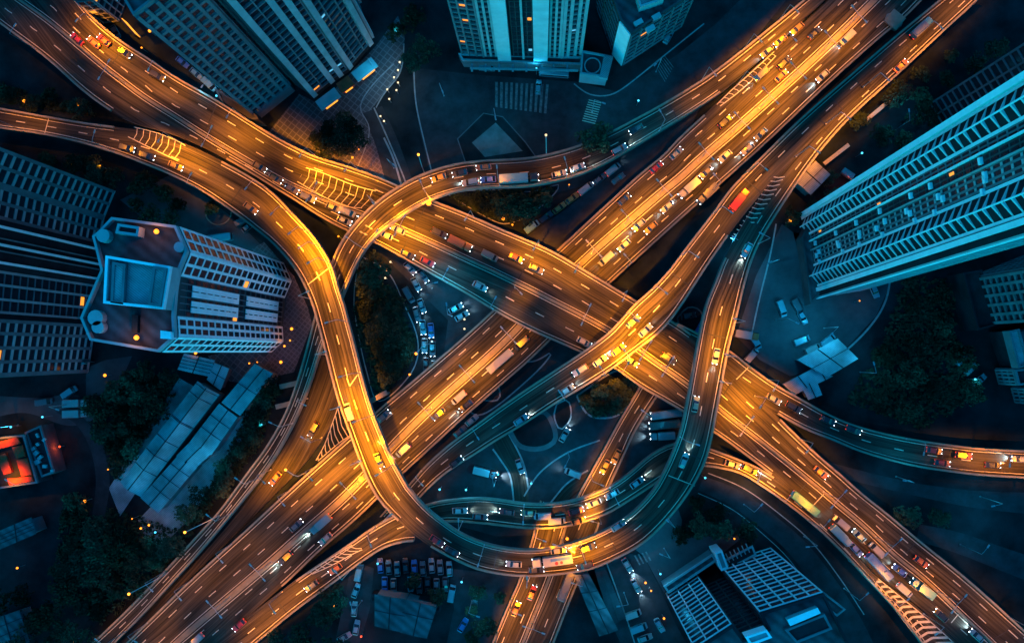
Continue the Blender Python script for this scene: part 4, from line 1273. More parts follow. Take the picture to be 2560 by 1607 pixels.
LM = {}
def lamp_meshes():
    for hgt in (12.0,):
        mb = MB(); mb.tube([(0, 0, 0), (0, 0, .35)], .22, .2, 8); mb.tube([(0, 0, .3), (0, 0, hgt - .6), (0, 0, hgt)], .11, .07, 6)
        LM['pole'] = mb.mesh('pole', M['metal'])
        mb = MB(); mb.tube([(0, 0, hgt - .05), (.8, 0, hgt + .25), (2.2, 0, hgt + .35)], .06, .05, 6); LM['arm'] = mb.mesh('arm', M['metal'])
        mb = MB(); mb.box((2.6, 0, hgt + .36), (.95, .36, .16)); LM['head'] = mb.mesh('lamp_head', M['metal'])
        mb = MB(); mb.box((2.6, 0, hgt + .24), (.75, .28, .08)); LM['lens'] = mb.mesh('lens', M['lens'])
lamp_meshes()
def street_lamp(base, ang, label, group, power, col=SODIUM, twin=False, size=124, across=.3):
    t = thing('street_lamp', label, 'street lamp', base, ang, group)
    link('pole', LM['pole'], t)
    for k in range(2 if twin else 1):
        a = link('arm', LM['arm'], t); h = link('lamp_head', LM['head'], t); a.rotation_euler.z = h.rotation_euler.z = PI * k
        link('lens', LM['lens'], h)
        so = spot(h, (2.6, 0, 12.15), power, col, size)
        if across: so.scale = (across, 1, 1)              # road optics: long along the road, narrow across it
    return t

RN = {'A': 'the wide median flyover', 'B': 'the looping flyover', 'C': 'the slender curved flyover', 'D': 'the straight diagonal highway',
      'E': 'the slip flyover', 'G': 'the exit flyover at the right', 'H': 'the forking slip flyover', 'K': 'the low inner flyover', 'M': 'the narrow road beside the highway',
      'N': 'the short road under the inner flyover', 'O': 'the road at the bottom edge'}
ENDN = {'A': 'upper left', 'B': 'left', 'C': 'lower left', 'D': 'lower left', 'E': 'upper right', 'G': 'upper left', 'H': 'upper', 'K': 'left', 'M': 'upper', 'N': 'upper', 'O': 'upper'}
# pool centre in pixels, road, side (L, R or m for the median), strength
POOLS = [
 (262,98,'A','L',2.2),(420,212,'A','L',.8),(330,215,'A','m',.7),(610,320,'A','L',1.2),(560,372,'A','m',1.0),(775,415,'A','L',2.2),(890,465,'A','L',1.6),(820,500,'A','m',1.2),
 (1030,552,'A','m',2.2),(960,585,'A','R',1.2),(1160,590,'A','L',.7),(1330,650,'A','L',1.8),(1430,705,'A','L',1.0),(1478,775,'A','m',.6),(1540,760,'A','L',.4),(1600,870,'A','m',1.8),(1660,905,'A','m',1.0),(1560,915,'A','R',1.1),  # weakest median lamp here is added to brighten the dark crossing
 (1880,1010,'A','L',2.0),(1840,1060,'A','m',1.5),(1960,1130,'A','L',.9),(2040,1235,'A','m',.9),(2180,1335,'A','m',.5),(2330,1470,'A','m',.7),(2480,1560,'A','L',.4),(150,60,'A','R',.25),
 (1905,980,'G','L',1.6),(2470,1160,'G','L',1.0),(2570,1160,'G','R',.6),
 (60,300,'B','R',.45),(300,355,'B','R',.35),(430,400,'B','L',2.8),(520,450,'B','R',1.0),(640,525,'B','L',.7),(690,570,'B','L',1.2),(735,630,'B','L',2.6),(785,680,'B','L',3.2),(770,640,'B','L',1.6),(800,745,'B','R',.9),(818,810,'B','L',.7),(842,880,'B','R',.6),(858,945,'B','L',1.0),
 (870,1010,'B','R',2.8),(890,1060,'B','L',2.8),(915,1130,'B','R',3.0),(950,1190,'B','L',2.0),(1000,1265,'B','R',.7),(1455,1380,'B','L',2.4),(1330,1400,'B','R',.35),
 (1800,880,'B','R',1.6),(1798,800,'B','R',1.3),(1780,950,'B','R',.4),(2010,410,'B','L',.9),(2080,320,'B','L',1.0),(2170,230,'B','L',1.0),(2300,110,'B','L',.9),(2400,0,'B','R',.7),
 (880,610,'C','R',.7),(960,520,'C','L',1.0),(1055,470,'C','R',1.3),(1240,440,'C','R',.15),(1420,425,'C','R',.3),(1880,140,'C','L',1.6),(1960,60,'C','L',1.5),(1770,215,'C','L',.6),(700,1045,'C','R',.12),
 (700,1200,'M','L',1.6),(800,1080,'M','R',1.1),(780,1000,'M','L',.5),
 (480,1448,'D','L',.3),(580,1358,'D','L',.3),(370,1555,'D','L',.25),(420,1430,'C','L',.2),(560,1270,'C','R',.2),(300,1560,'C','R',.2),(640,1180,'C','R',.25),(395,1590,'D','m',.28),(560,1475,'D','m',.3),(680,1395,'D','m',.35),(790,1290,'D','L',.5),(830,1200,'D','L',1.8),(900,1210,'D','m',2.2),(985,1110,'D','m',1.0),(1075,1015,'D','m',2.0),(1170,930,'D','m',1.6),(1270,845,'D','m',.5),
 (1480,640,'D','m',1.1),(1570,560,'D','m',1.8),(1650,490,'D','m',1.2),(1740,410,'D','m',.8),(1830,330,'D','m',1.4),(1900,265,'D','m',1.6),(1965,205,'D','m',1.7),(2040,140,'D','m',1.4),(2110,70,'D','m',1.2),(1960,150,'D','L',1.0),(1840,225,'D','L',.7),(1560,650,'D','R',.5),(1760,470,'D','R',.4),(1330,760,'D','L',.3),
 (1620,730,'E','L',1.4),(1570,800,'E','L',2.6),(1530,835,'E','R',3.0),(1480,880,'E','R',.6),(1700,650,'E','L',.7),(1790,530,'E','L',.6),(1880,440,'E','L',1.0),(1060,1190,'E','L',.15),
 (960,1335,'H','L',1.2),(870,1390,'H','R',.6),(720,1490,'H','L',1.2),(640,1565,'H','R',.9),
 (1860,1175,'K','L',1.3),(1935,1225,'K','R',.8),(2020,1295,'K','R',.15),(2210,1460,'K','R',.7),(2290,1560,'K','L',.4),
 (1490,1190,'N','L',1.0),(1450,1260,'N','R',1.0),(1575,1010,'N','R',.25),(1400,1350,'O','m',1.4),(1290,1490,'O','L',.7),(1345,1540,'O','m',.6),(1250,1570,'O','L',.6),(1420,1430,'O','R',.4),(1330,1330,'O','L',.9)]
order = {}
for i, (x, y, k, sd, pw) in enumerate(POOLS):
    order.setdefault(k, []).append((ROADS[k].near(x, y), i))
rank = {}
for k, l in order.items():
    for j, (_, i) in enumerate(sorted(l)): rank[i] = j
for i, (x, y, k, sd, pw) in enumerate(POOLS):
    r = ROADS[k]; j = r.near(x, y, .15 if sd == 'L' else .85 if sd == 'R' else .5)
    if sd == 'm':
        f = (A_MED if k == 'A' else D_MED if k == 'D' else [.5] * r.n)[j]
        c = r.at(j, f)
        d = r.at(j, 0) - c
    elif sd == 'L': c = r.off(j, .25); d = r.at(j, 1) - c
    else: c = r.off(j, -.25); d = r.at(j, 0) - c
    n_ = rank[i]
    nm = ORD[n_] if n_ < 20 else 'twenty ' + ORD[n_ - 20]
    street_lamp(Vector((c.x, c.y, c.z + (.9 if sd != 'm' else .85))), math.atan2(d.y, d.x),
        '%s%s street lamp from the %s end of %s' % (nm, ' double armed' if sd == 'm' else '', ENDN[k], RN[k]), 'orange street lamps along the flyovers and roads',
        LAMP_W * pw * (.55 if sd == 'm' else 1), SODIUM, sd == 'm', 118, .4 if k in 'AD' else .3)

# lamps on long arms seen beside the roads: lit head, base, heights
for (hx, hy, bx, by, lab, m_) in ((462,1330,530,1297,'long armed orange lamp beside the slender flyover, upper of a lower left pair','lens'), (322,1484,395,1445,'long armed orange lamp beside the slender flyover, lower of a lower left pair','lens'),
        (1046,387,1060,430,'slim orange lamp standing on the outer bend of the slender flyover','lens'), (1365,338,1366,385,'slim white lamp by the street north of the slender flyover','globewhite'),
        (714,1174,745,1190,'lamp with a pale arm over the narrow road beside the highway','lens')):
    z = 9
    b0 = P(bx, by, z); h0 = P(hx, hy, z + 7)
    t = thing('street_lamp', lab, 'street lamp', (b0.x, b0.y, 0))
    mb = MB(); mb.tube([(b0.x, b0.y, 0), (b0.x, b0.y, z), tuple(b0.lerp(h0, .3) + Vector((0, 0, 1))), (h0.x, h0.y, h0.z)], .14, .1, 6); adopt(mb.obj('pole', M['pale']), t)
    mb = MB(); mb.ball(h0, .34, 8, 5); adopt(mb.obj('lamp_head', M[m_]), t)
    spot(t, h0 - Vector((b0.x, b0.y, .5)), LAMP_W * .02, SODIUM, 140)

for x, y, a_, pw, lab in ((100, 1196, 2.6, .16, 'orange street lamp at the lower corner of the red roofed house'), (46, 1062, -1.4, .1, 'orange street lamp at the upper side of the red roofed house')):
    street_lamp(P(x, y, 0), a_, lab, None, LAMP_W * pw, SODIUM, False, 110, 0)

# post top globes
GL = {}
def globe(px, py, kind, label, h=4.0, power=.0022, r=None, base=0.0, group='glowing post top lamps'):
    r = r or random.choice((.18, .24, .3, .42))
    c = P(px, py, base + h)
    t = thing('globe_lamp', label, 'lamp', (c.x, c.y, base), 0, group)
    key = (kind, h, r)
    if key not in GL:
        mb = MB(); mb.tube([(0, 0, 0), (0, 0, h - r * .8)], .09, .06, 6); p_ = mb.mesh('post', M['metal'])
        mb = MB(); mb.ball((0, 0, h), r, 10, 6); GL[key] = (p_, mb.mesh('globe', M[kind], True))
    link('post', GL[key][0], t); link('globe', GL[key][1], t)
    if power:
        l = bpy.data.lights.new('globe_light', 'POINT'); l.energy = LAMP_W * power; l.shadow_soft_size = r
        l.color = {'globe': SODIUM, 'globewhite': (1, .85, .6), 'globecyan': LED, 'globered': (1, .1, .03)}[kind]
        o = bpy.data.objects.new('globe_light', l); COL.objects.link(o); o.parent = t; o.location = (0, 0, h + r + .3)
    return t
OR_ = 'globe'; WH = 'globewhite'; CY = 'globecyan'; RD = 'globered'
for a_ in [
 (60,253,OR_,'leftmost orange globe lamp among trees above the left edge ramp'),(195,263,OR_,'orange globe lamp among trees between the ramp and the wide flyover'),
 (180,412,OR_,'small orange globe lamp in the dark trees below the left ramp'),(250,415,OR_,'orange globe lamp glowing inside a tree crown below the left ramp'),
 (354,120,OR_,'orange globe lamp just right of the amber billboard tail'),(374,78,OR_,'orange globe lamp beside the amber billboard'),
 (489,882,OR_,'orange globe lamp at the end of the small ribbed shed'),(623,908,OR_,'left one of two close orange globe lamps above the sheds'),(643,905,OR_,'right one of two close orange globe lamps above the sheds'),
 (702,905,OR_,'orange globe lamp on red paving beside the slender flyover'),(262,938,OR_,'orange globe lamp at the corner of the tiled forecourt'),(270,1173,OR_,'orange globe lamp by the low end of the double pitched shed'),
 (212,1252,OR_,'orange globe lamp inside a lone tree left of the sheds'),(330,1296,OR_,'small orange lamp beside the orange cluster under the sheds'),(352,1320,OR_,'big orange lamp of the cluster under the sheds'),(372,1312,OR_,'second lamp of the orange cluster under the sheds'),
 (729,822,OR_,'upper orange lamp of three on the red paving by the loop'),(725,851,OR_,'middle orange lamp of three on the red paving by the loop'),(711,865,OR_,'lower pale lamp of three on the red paving by the loop'),
 (1040,884,OR_,'orange globe lamp on the bend of the tree island'),(1024,936,OR_,'orange lamp at the lower tip of the tree island'),
 (1975,552,OR_,'bright orange lamp at the upper foot of the chevron balconied tower'),(2149,752,OR_,'bright orange lamp at the lower foot of the chevron balconied tower'),
 (1614,1456,OR_,'largest orange lamp on the street left of the lattice tower'),(1628,1476,OR_,'orange lamp just below the largest one left of the lattice tower'),(1660,1545,OR_,'lone orange lamp lower down the street left of the lattice tower'),
 (1836,1346,OR_,'orange lamp behind the entrance block of the lattice tower'),(838,1515,OR_,'small orange lamp in the dark ground at the bottom left of centre'),(982,1565,OR_,'small orange lamp on the lower edge of the bottom hall'),
 (43,1419,OR_,'small orange lamp by the dark lane at the lower left'),(185,1602,OR_,'orange lamp at the bottom edge by the slender flyover end'),
 (897,323,OR_,'orange lamp under the black trees on the red paving'),(897,374,OR_,'yellow lamp on red paving below the black trees'),(881,394,OR_,'yellow lamp closest to the wide flyover on the red paving'),
 (1258,547,OR_,'left one of two orange lamps at the car park corner'),(1281,562,OR_,'right one of two orange lamps at the car park corner'),(1423,462,OR_,'large orange lamp under the slender flyover by the parked cars'),
 (846,591,OR_,'brilliant orange lamp below the wide flyover and beside the slender one'),(967,675,OR_,'orange lamp over the queue of cars by the tree island'),(1418,1346,OR_,'brilliant lamp between the inner flyover and the loop'),
 (905,1168,OR_,'brilliant lamp standing at the lower edge of the loop over the highway') if False else (430,412,OR_,'orange lamp hidden in the shrubs under the left ramp'),
 ]: globe(*a_)
for a_ in [
 (999,156,WH,'uppermost white ball lamp of the plaza row'),(995,176,WH,'second white ball lamp down the plaza row'),(985,194,WH,'third white ball lamp down the plaza row'),(995,207,WH,'fourth ball lamp of the plaza row, nearest the curb'),
 (991,226,WH,'fifth ball lamp of the plaza row'),(968,224,WH,'largest ball lamp beside the plaza benches'),(973,248,WH,'ball lamp under the plaza benches'),(951,291,WH,'ball lamp at the head of the curved lane'),(960,303,WH,'second ball lamp along the curved lane'),
 (976,655,WH,'white lamp at the curb of the car queue'),(963,695,WH,'small white lamp on the tree island edge'),
 (1161,798,WH,'white lamp at the side of the highway below the wide flyover'),(1161,822,WH,'second white lamp at the side of the highway below the wide flyover')]: globe(*a_, 3.4, .003, .28)
for a_ in [
 (541,240,CY,'cyan lamp in the row of parked cars by the finned tower'),(593,266,CY,'cyan lamp at the end of that parked row by the finned tower'),(990,77,CY,'cyan ball lamp high on the plaza by the finned tower'),
 (1341,172,CY,'small cyan lamp before the podium of the top tower'),(1596,252,CY,'cyan lamp on the street below the top block'),
 (106,1042,CY,'cyan lamp by the lane at the left'),(27,1067,CY,'cyan lamp at the left edge above the red roof'),
 (388,1330,CY,'cyan lamp beside the orange cluster under the sheds'),(653,1061,CY,'cyan lamp in shrubs beside the slender flyover'),
 (1328,1208,CY,'cyan ball lamp at the curb of the little curved road'),(1099,1223,CY,'bright cyan lamp near the slip flyover end'),(1165,1224,CY,'cyan lamp on the dark yard inside the loop'),
 (1154,1454,CY,'cyan street light at the bottom centre'),(1651,1434,CY,'cyan lamp at the corner of the entrance block'),(1763,1194,CY,'cyan lamp under the edge of the loop at the right'),
 (944,1408,CY,'white blue lamp under the lower edge of the forking flyover'),(2438,948,CY,'cyan lamp beside the dark stepped block at the right'),(2155,383,CY,'turquoise lamp in the dark lot left of the balconied tower'),
 (1245,1185,CY,'cyan lamp by the ambulance on the dark yard')]: globe(*a_, 5.0, .012, .3)
for a_ in [(903,1590,RD,'red beacon at the bottom edge left of centre'),(1228,146,RD,'red lamp on the podium corner of the top tower'),(149,1116,RD,'red lamp in the dark garden right of the red roof'),(2110,474,RD,'red lamp at the upper foot of the balconied tower')]: globe(*a_, 2.5, .01, .3)
globe(903, 1197, OR_, 'brilliant orange lamp between the loop and the highway below it', 5.0, .25, .8, 2.0)
globe(1072, 508, OR_, 'brilliant orange lamp beside the bend of the slender flyover', 5.0, .3, .7, 6.5)
# roof lamps on the roofed tower
globe(391, 579, OR_, 'orange lamp on the upper roof of the roofed tower', 1.6, .008, .5, HT)
globe(341, 844, OR_, 'orange lamp on the lower roof edge of the roofed tower', 1.6, .008, .5, HT)

# cool white street lamps on the streets around the towers
COOL = [(1240,300,1.0,'in the middle of the street below the twin strip tower'),(1480,280,1.0,'by the narrow zebra crossing'),(1640,180,.6,'by the block with the chamfered end'),(1110,240,.7,'at the left kerb of the top street'),
 (940,180,.9,'on the grid paved plaza'),(985,420,.8,'on the curved lane above the wide flyover'),(1080,720,1.5,'over the queue of cars'),(1075,860,1.2,'at the foot of the queue of cars'),(1130,790,.9,'beside the highway ramp'),
 (1420,1130,1.6,'in the paved ground between the islands'),(1240,1200,1.3,'in the dark yard inside the loop'),(1920,660,1.6,'on the forecourt by the big tower'),(1940,800,1.6,'on the car park of the big tower'),(2060,820,1.4,'by the parked vans at the right'),(2180,680,1.0,'on the round drive of the big tower'),
 (1560,1480,1.3,'on the street at the bottom right'),(1660,1370,1.1,'on the forecourt of the lattice tower'),(1180,1500,.8,'on the street at the bottom centre'),(905,1500,.7,'on the street left of the bottom hall'),(620,660,.9,'in the yard right of the roofed tower'),
 (560,230,.5,'by the gridded tower yard'),(350,1180,.2,'in the yard of the sheds'),(560,1130,.35,'right of the sheds'),(180,1010,.12,'by the white trucks at the left'),(2010,1340,.35,'beside the side road at the lower right'),(2230,330,1.0,'in the dark lot by the second tower'),(2240,1190,1.0,'on the street below the exit flyover'),(2450,1240,.9,'on the street below the exit flyover near the right edge'),(2400,1360,1.0,'on the lower right cross street'),(2110,1470,.8,'on the side road past the lattice tower'),(1860,1260,.9,'on the side road under the loop'),(2150,930,.9,'at the edge of the unlit park'),(1830,620,.9,'beside the slip fork at the right')]
for x, y, pw, wh in COOL:
    c = P(x, y, 0)
    street_lamp(c, random.uniform(0, 6.28), 'cool white street lamp ' + wh, 'cool white street lamps', LAMP_W * pw * .1, LED, False, 160, 0)
# deck lamps with the cool light that tints parts of the flyovers
for x, y, k, sd, pw, lab in [(1700,1090,'B','L',.9,'left of the right hand bend'),(1640,1270,'B','R',.6,'at the lower right bend'),(1200,1390,'B','L',.35,'at the bottom of the loop'),(1530,1210,'K','L',1.0,'on the right half of the inner curve'),(1320,1290,'K','L',.8,'at the middle of the inner curve'),(1150,1275,'K','R',.5,'on the left half of the inner curve'),(1640,300,'C','R',.7,'where the street passes behind'),(1380,950,'E','R',.6,'between the islands'),(1200,1090,'E','L',.5,'near its lower end'),(1130,700,'A','R',.8,'over the queue of cars'),(1240,770,'A','R',.7,'beside the crossing highway'),(1880,600,'B','R',.7,'beside the forecourt'),(2250,1110,'G','L',.8,'half way along the dark stretch')]:
    r = ROADS[k]; j = r.near(x, y, .15 if sd == 'L' else .85)
    c = r.off(j, .25 if sd == 'L' else -.25); d_ = r.at(j, .5) - c
    street_lamp(Vector((c.x, c.y, c.z + .9)), math.atan2(d_.y, d_.x), 'cool white lamp on %s %s' % (RN[k], lab), 'cool white street lamps', LAMP_W * pw * .14, LED)

# ------------------------------------------------------------------ vehicles
def loft(secs, seg=None):
    """Closed skin through rectangular-ish rings; each ring is a list of points."""
    mb = MB(); n = len(secs[0])
    vs = [p for r in secs for p in r]; fs = []
    for i in range(len(secs) - 1):
        for k in range(n):
            fs.append((i * n + k, i * n + (k + 1) % n, (i + 1) * n + (k + 1) % n, (i + 1) * n + k))
    fs.append(tuple(range(n - 1, -1, -1))); fs.append(tuple((len(secs) - 1) * n + k for k in range(n)))
    mb.add(vs, fs)
    return mb
def ring(x, w, z0, z1, ch=.12):
    return [(x, -w + ch, z0), (x, w - ch, z0), (x, w, z0 + ch), (x, w, z1 - ch), (x, w - ch, z1), (x, -w + ch, z1), (x, -w, z1 - ch), (x, -w, z0 + ch)]
KIND = {}
def rbox(L, W_, z0, z1, x0=0.0, ch=.12):
    h = L / 2
    return loft([ring(x0 - h, W_ / 2 - ch, z0 + ch * .5, z1 - ch * .5, ch * .6), ring(x0 - h + ch, W_ / 2, z0, z1, ch), ring(x0 + h - ch, W_ / 2, z0, z1, ch), ring(x0 + h, W_ / 2 - ch, z0 + ch * .5, z1 - ch * .5, ch * .6)])
def merge(a, b):
    a.add(b.v, b.f); return a
def vehicle_meshes(kind):
    if kind in KIND: return KIND[kind]
    K_ = {}
    if kind == 'car':
        b_ = loft([ring(-2.25, .72, .42, .82, .1), ring(-2.1, .84, .3, .92, .1), ring(-1.2, .9, .28, .95, .1), ring(1.0, .9, .28, .93, .1), ring(1.9, .85, .3, .8, .1), ring(2.25, .68, .4, .7, .1)])
        b_.add([(-1.3, -.62, 1.43), (.25, -.62, 1.45), (.25, .62, 1.45), (-1.3, .62, 1.43), (-1.35, -.64, 1.38), (.32, -.64, 1.4), (.32, .64, 1.4), (-1.35, .64, 1.38)], [(0, 1, 2, 3), (0, 4, 5, 1), (1, 5, 6, 2), (2, 6, 7, 3), (3, 7, 4, 0)])
        g_ = MB(); g_.add([(-1.95, -.78, .93), (1.05, -.8, .92), (1.05, .8, .92), (-1.95, .78, .93), (-1.36, -.65, 1.39), (.33, -.65, 1.4), (.33, .65, 1.4), (-1.36, .65, 1.39)], [(4, 5, 6, 7), (0, 1, 5, 4), (1, 2, 6, 5), (2, 3, 7, 6), (3, 0, 4, 7)])
        wx, wy, hx, hy, hz = 1.35, .78, 2.2, .55, .62
    elif kind == 'suv':
        b_ = loft([ring(-2.35, .8, .5, 1.0, .1), ring(-2.2, .92, .35, 1.1, .1), ring(1.1, .95, .33, 1.1, .1), ring(2.1, .9, .38, .98, .1), ring(2.35, .78, .5, .9, .1)])
        b_.add([(-2.0, -.7, 1.75), (.4, -.7, 1.75), (.4, .7, 1.75), (-2.0, .7, 1.75), (-2.05, -.73, 1.66), (.5, -.73, 1.66), (.5, .73, 1.66), (-2.05, .73, 1.66)], [(0, 1, 2, 3), (0, 4, 5, 1), (1, 5, 6, 2), (2, 6, 7, 3), (3, 7, 4, 0)])
        g_ = MB(); g_.add([(-2.25, -.86, 1.1), (1.15, -.88, 1.1), (1.15, .88, 1.1), (-2.25, .86, 1.1), (-2.06, -.74, 1.67), (.52, -.74, 1.67), (.52, .74, 1.67), (-2.06, .74, 1.67)], [(4, 5, 6, 7), (0, 1, 5, 4), (1, 2, 6, 5), (2, 3, 7, 6), (3, 0, 4, 7)])
        wx, wy, hx, hy, hz = 1.45, .84, 2.3, .62, .8
    elif kind == 'van':
        b_ = loft([ring(-2.5, .9, .45, 2.0, .14), ring(-2.4, .96, .4, 2.1, .16), ring(1.2, .96, .4, 2.1, .16), ring(1.9, .93, .4, 1.25, .14), ring(2.5, .82, .45, 1.0, .12)])
        g_ = MB(); g_.add([(1.24, -.84, 2.05), (1.24, .84, 2.05), (1.93, .84, 1.27), (1.93, -.84, 1.27)], [(0, 3, 2, 1)])
        g_.box((.5, .965, 1.6), (1.1, .03, .55)); g_.box((.5, -.965, 1.6), (1.1, .03, .55))
        wx, wy, hx, hy, hz = 1.6, .86, 2.42, .62, .78
    elif kind == 'bus':
        b_ = rbox(9.0, 2.35, .4, 3.0, 0, .18)
        merge(b_, rbox(2.2, 1.5, 3.0, 3.2, -2.2, .06)); merge(b_, rbox(1.8, 1.4, 3.0, 3.18, 2.6, .06))
        g_ = MB(); g_.box((4.51, 0, 1.95), (.05, 2.1, 1.2))
        for s_ in (1, -1): g_.box((0, s_ * 1.18, 2.0), (8.0, .04, .8))
        wx, wy, hx, hy, hz = 2.9, 1.06, 4.5, .85, .8
    elif kind == 'box_truck':
        b_ = rbox(1.9, 2.1, .5, 2.3, 2.75, .2)
        g_ = MB(); g_.add([(3.3, -.9, 2.26), (3.3, .9, 2.26), (3.72, .92, 1.5), (3.72, -.92, 1.5)], [(0, 3, 2, 1)])
        K_['cargo_box'] = (rbox(5.0, 2.3, .75, 3.1, -.9, .06), 'cargo', None)
        wx, wy, hx, hy, hz = 2.3, .98, 3.7, .75, .85
    else:                                         # articulated lorry
        b_ = rbox(2.5, 2.35, .5, 3.0, 4.4, .25)
        g_ = MB(); g_.add([(5.3, -1.05, 2.9), (5.3, 1.05, 2.9), (5.67, 1.05, 1.8), (5.67, -1.05, 1.8)], [(0, 3, 2, 1)])
        K_['trailer'] = (rbox(8.4, 2.5, 1.0, 3.6, -1.6, .06), 'cargo', None)
        wx, wy, hx, hy, hz = 4.3, 1.05, 5.66, .85, .9
    K_['body'] = (b_, 'paint', None); K_['window'] = (g_, 'carglass', None)
    for sx in (1, -1):
        for sy in (1, -1):
            w_ = MB(); w_.tube([(sx * wx, sy * (wy + .09), .33), (sx * wx, sy * (wy - .13), .33)], .33, .33, 10)
            K_['wheel%d%d' % (sx, sy)] = (w_, 'tyre', None)
    for sy in (1, -1):
        h_ = MB(); h_.box((hx, sy * hy, hz), (.14, .3, .16)); K_['headlight%d' % sy] = (h_, 'head', None)
        rear = {'car': 2.2, 'suv': 2.32, 'van': 2.48, 'bus': 4.49, 'box_truck': 3.42, 'lorry': 5.82}[kind]
        t_ = MB(); t_.box((-rear, sy * hy, hz + .1), (.1, .28, .16)); K_['tail_light%d' % sy] = (t_, 'tail', None)
    KIND[kind] = K_
    return K_
VM = {}
NAMES = {'suv': 'car', 'box_truck': 'truck', 'lorry': 'truck'}
def vehicle(kind, color, pos, ang, label, group, on=True, cargo='white', pool=0.0, pool_col=(.55, .85, 1.0)):
    t = thing(NAMES.get(kind, kind), label, NAMES.get(kind, kind), pos, ang, group)
    t.scale = (.9, .9, .9)
    for part, (mb, m_, _) in vehicle_meshes(kind).items():
        if m_ == 'paint': m_ = 'p_' + color
        if m_ == 'cargo': m_ = 'p_' + cargo
        if m_ in ('head', 'tail') and not on: m_ += 'off'
        key = (kind, part, m_)
        nm = part.rstrip('-1')
        if key not in VM: VM[key] = mb.mesh(nm, M[m_])
        link(nm, VM[key], t)
    if pool:
        spot(t, (2.4 if kind in ('car', 'suv', 'van') else 4.5, 0, 1.0), LAMP_W * .08 * pool, pool_col, 75, .8, .15, 'headlight_beam', (0, rad(-62), 0))
    return t

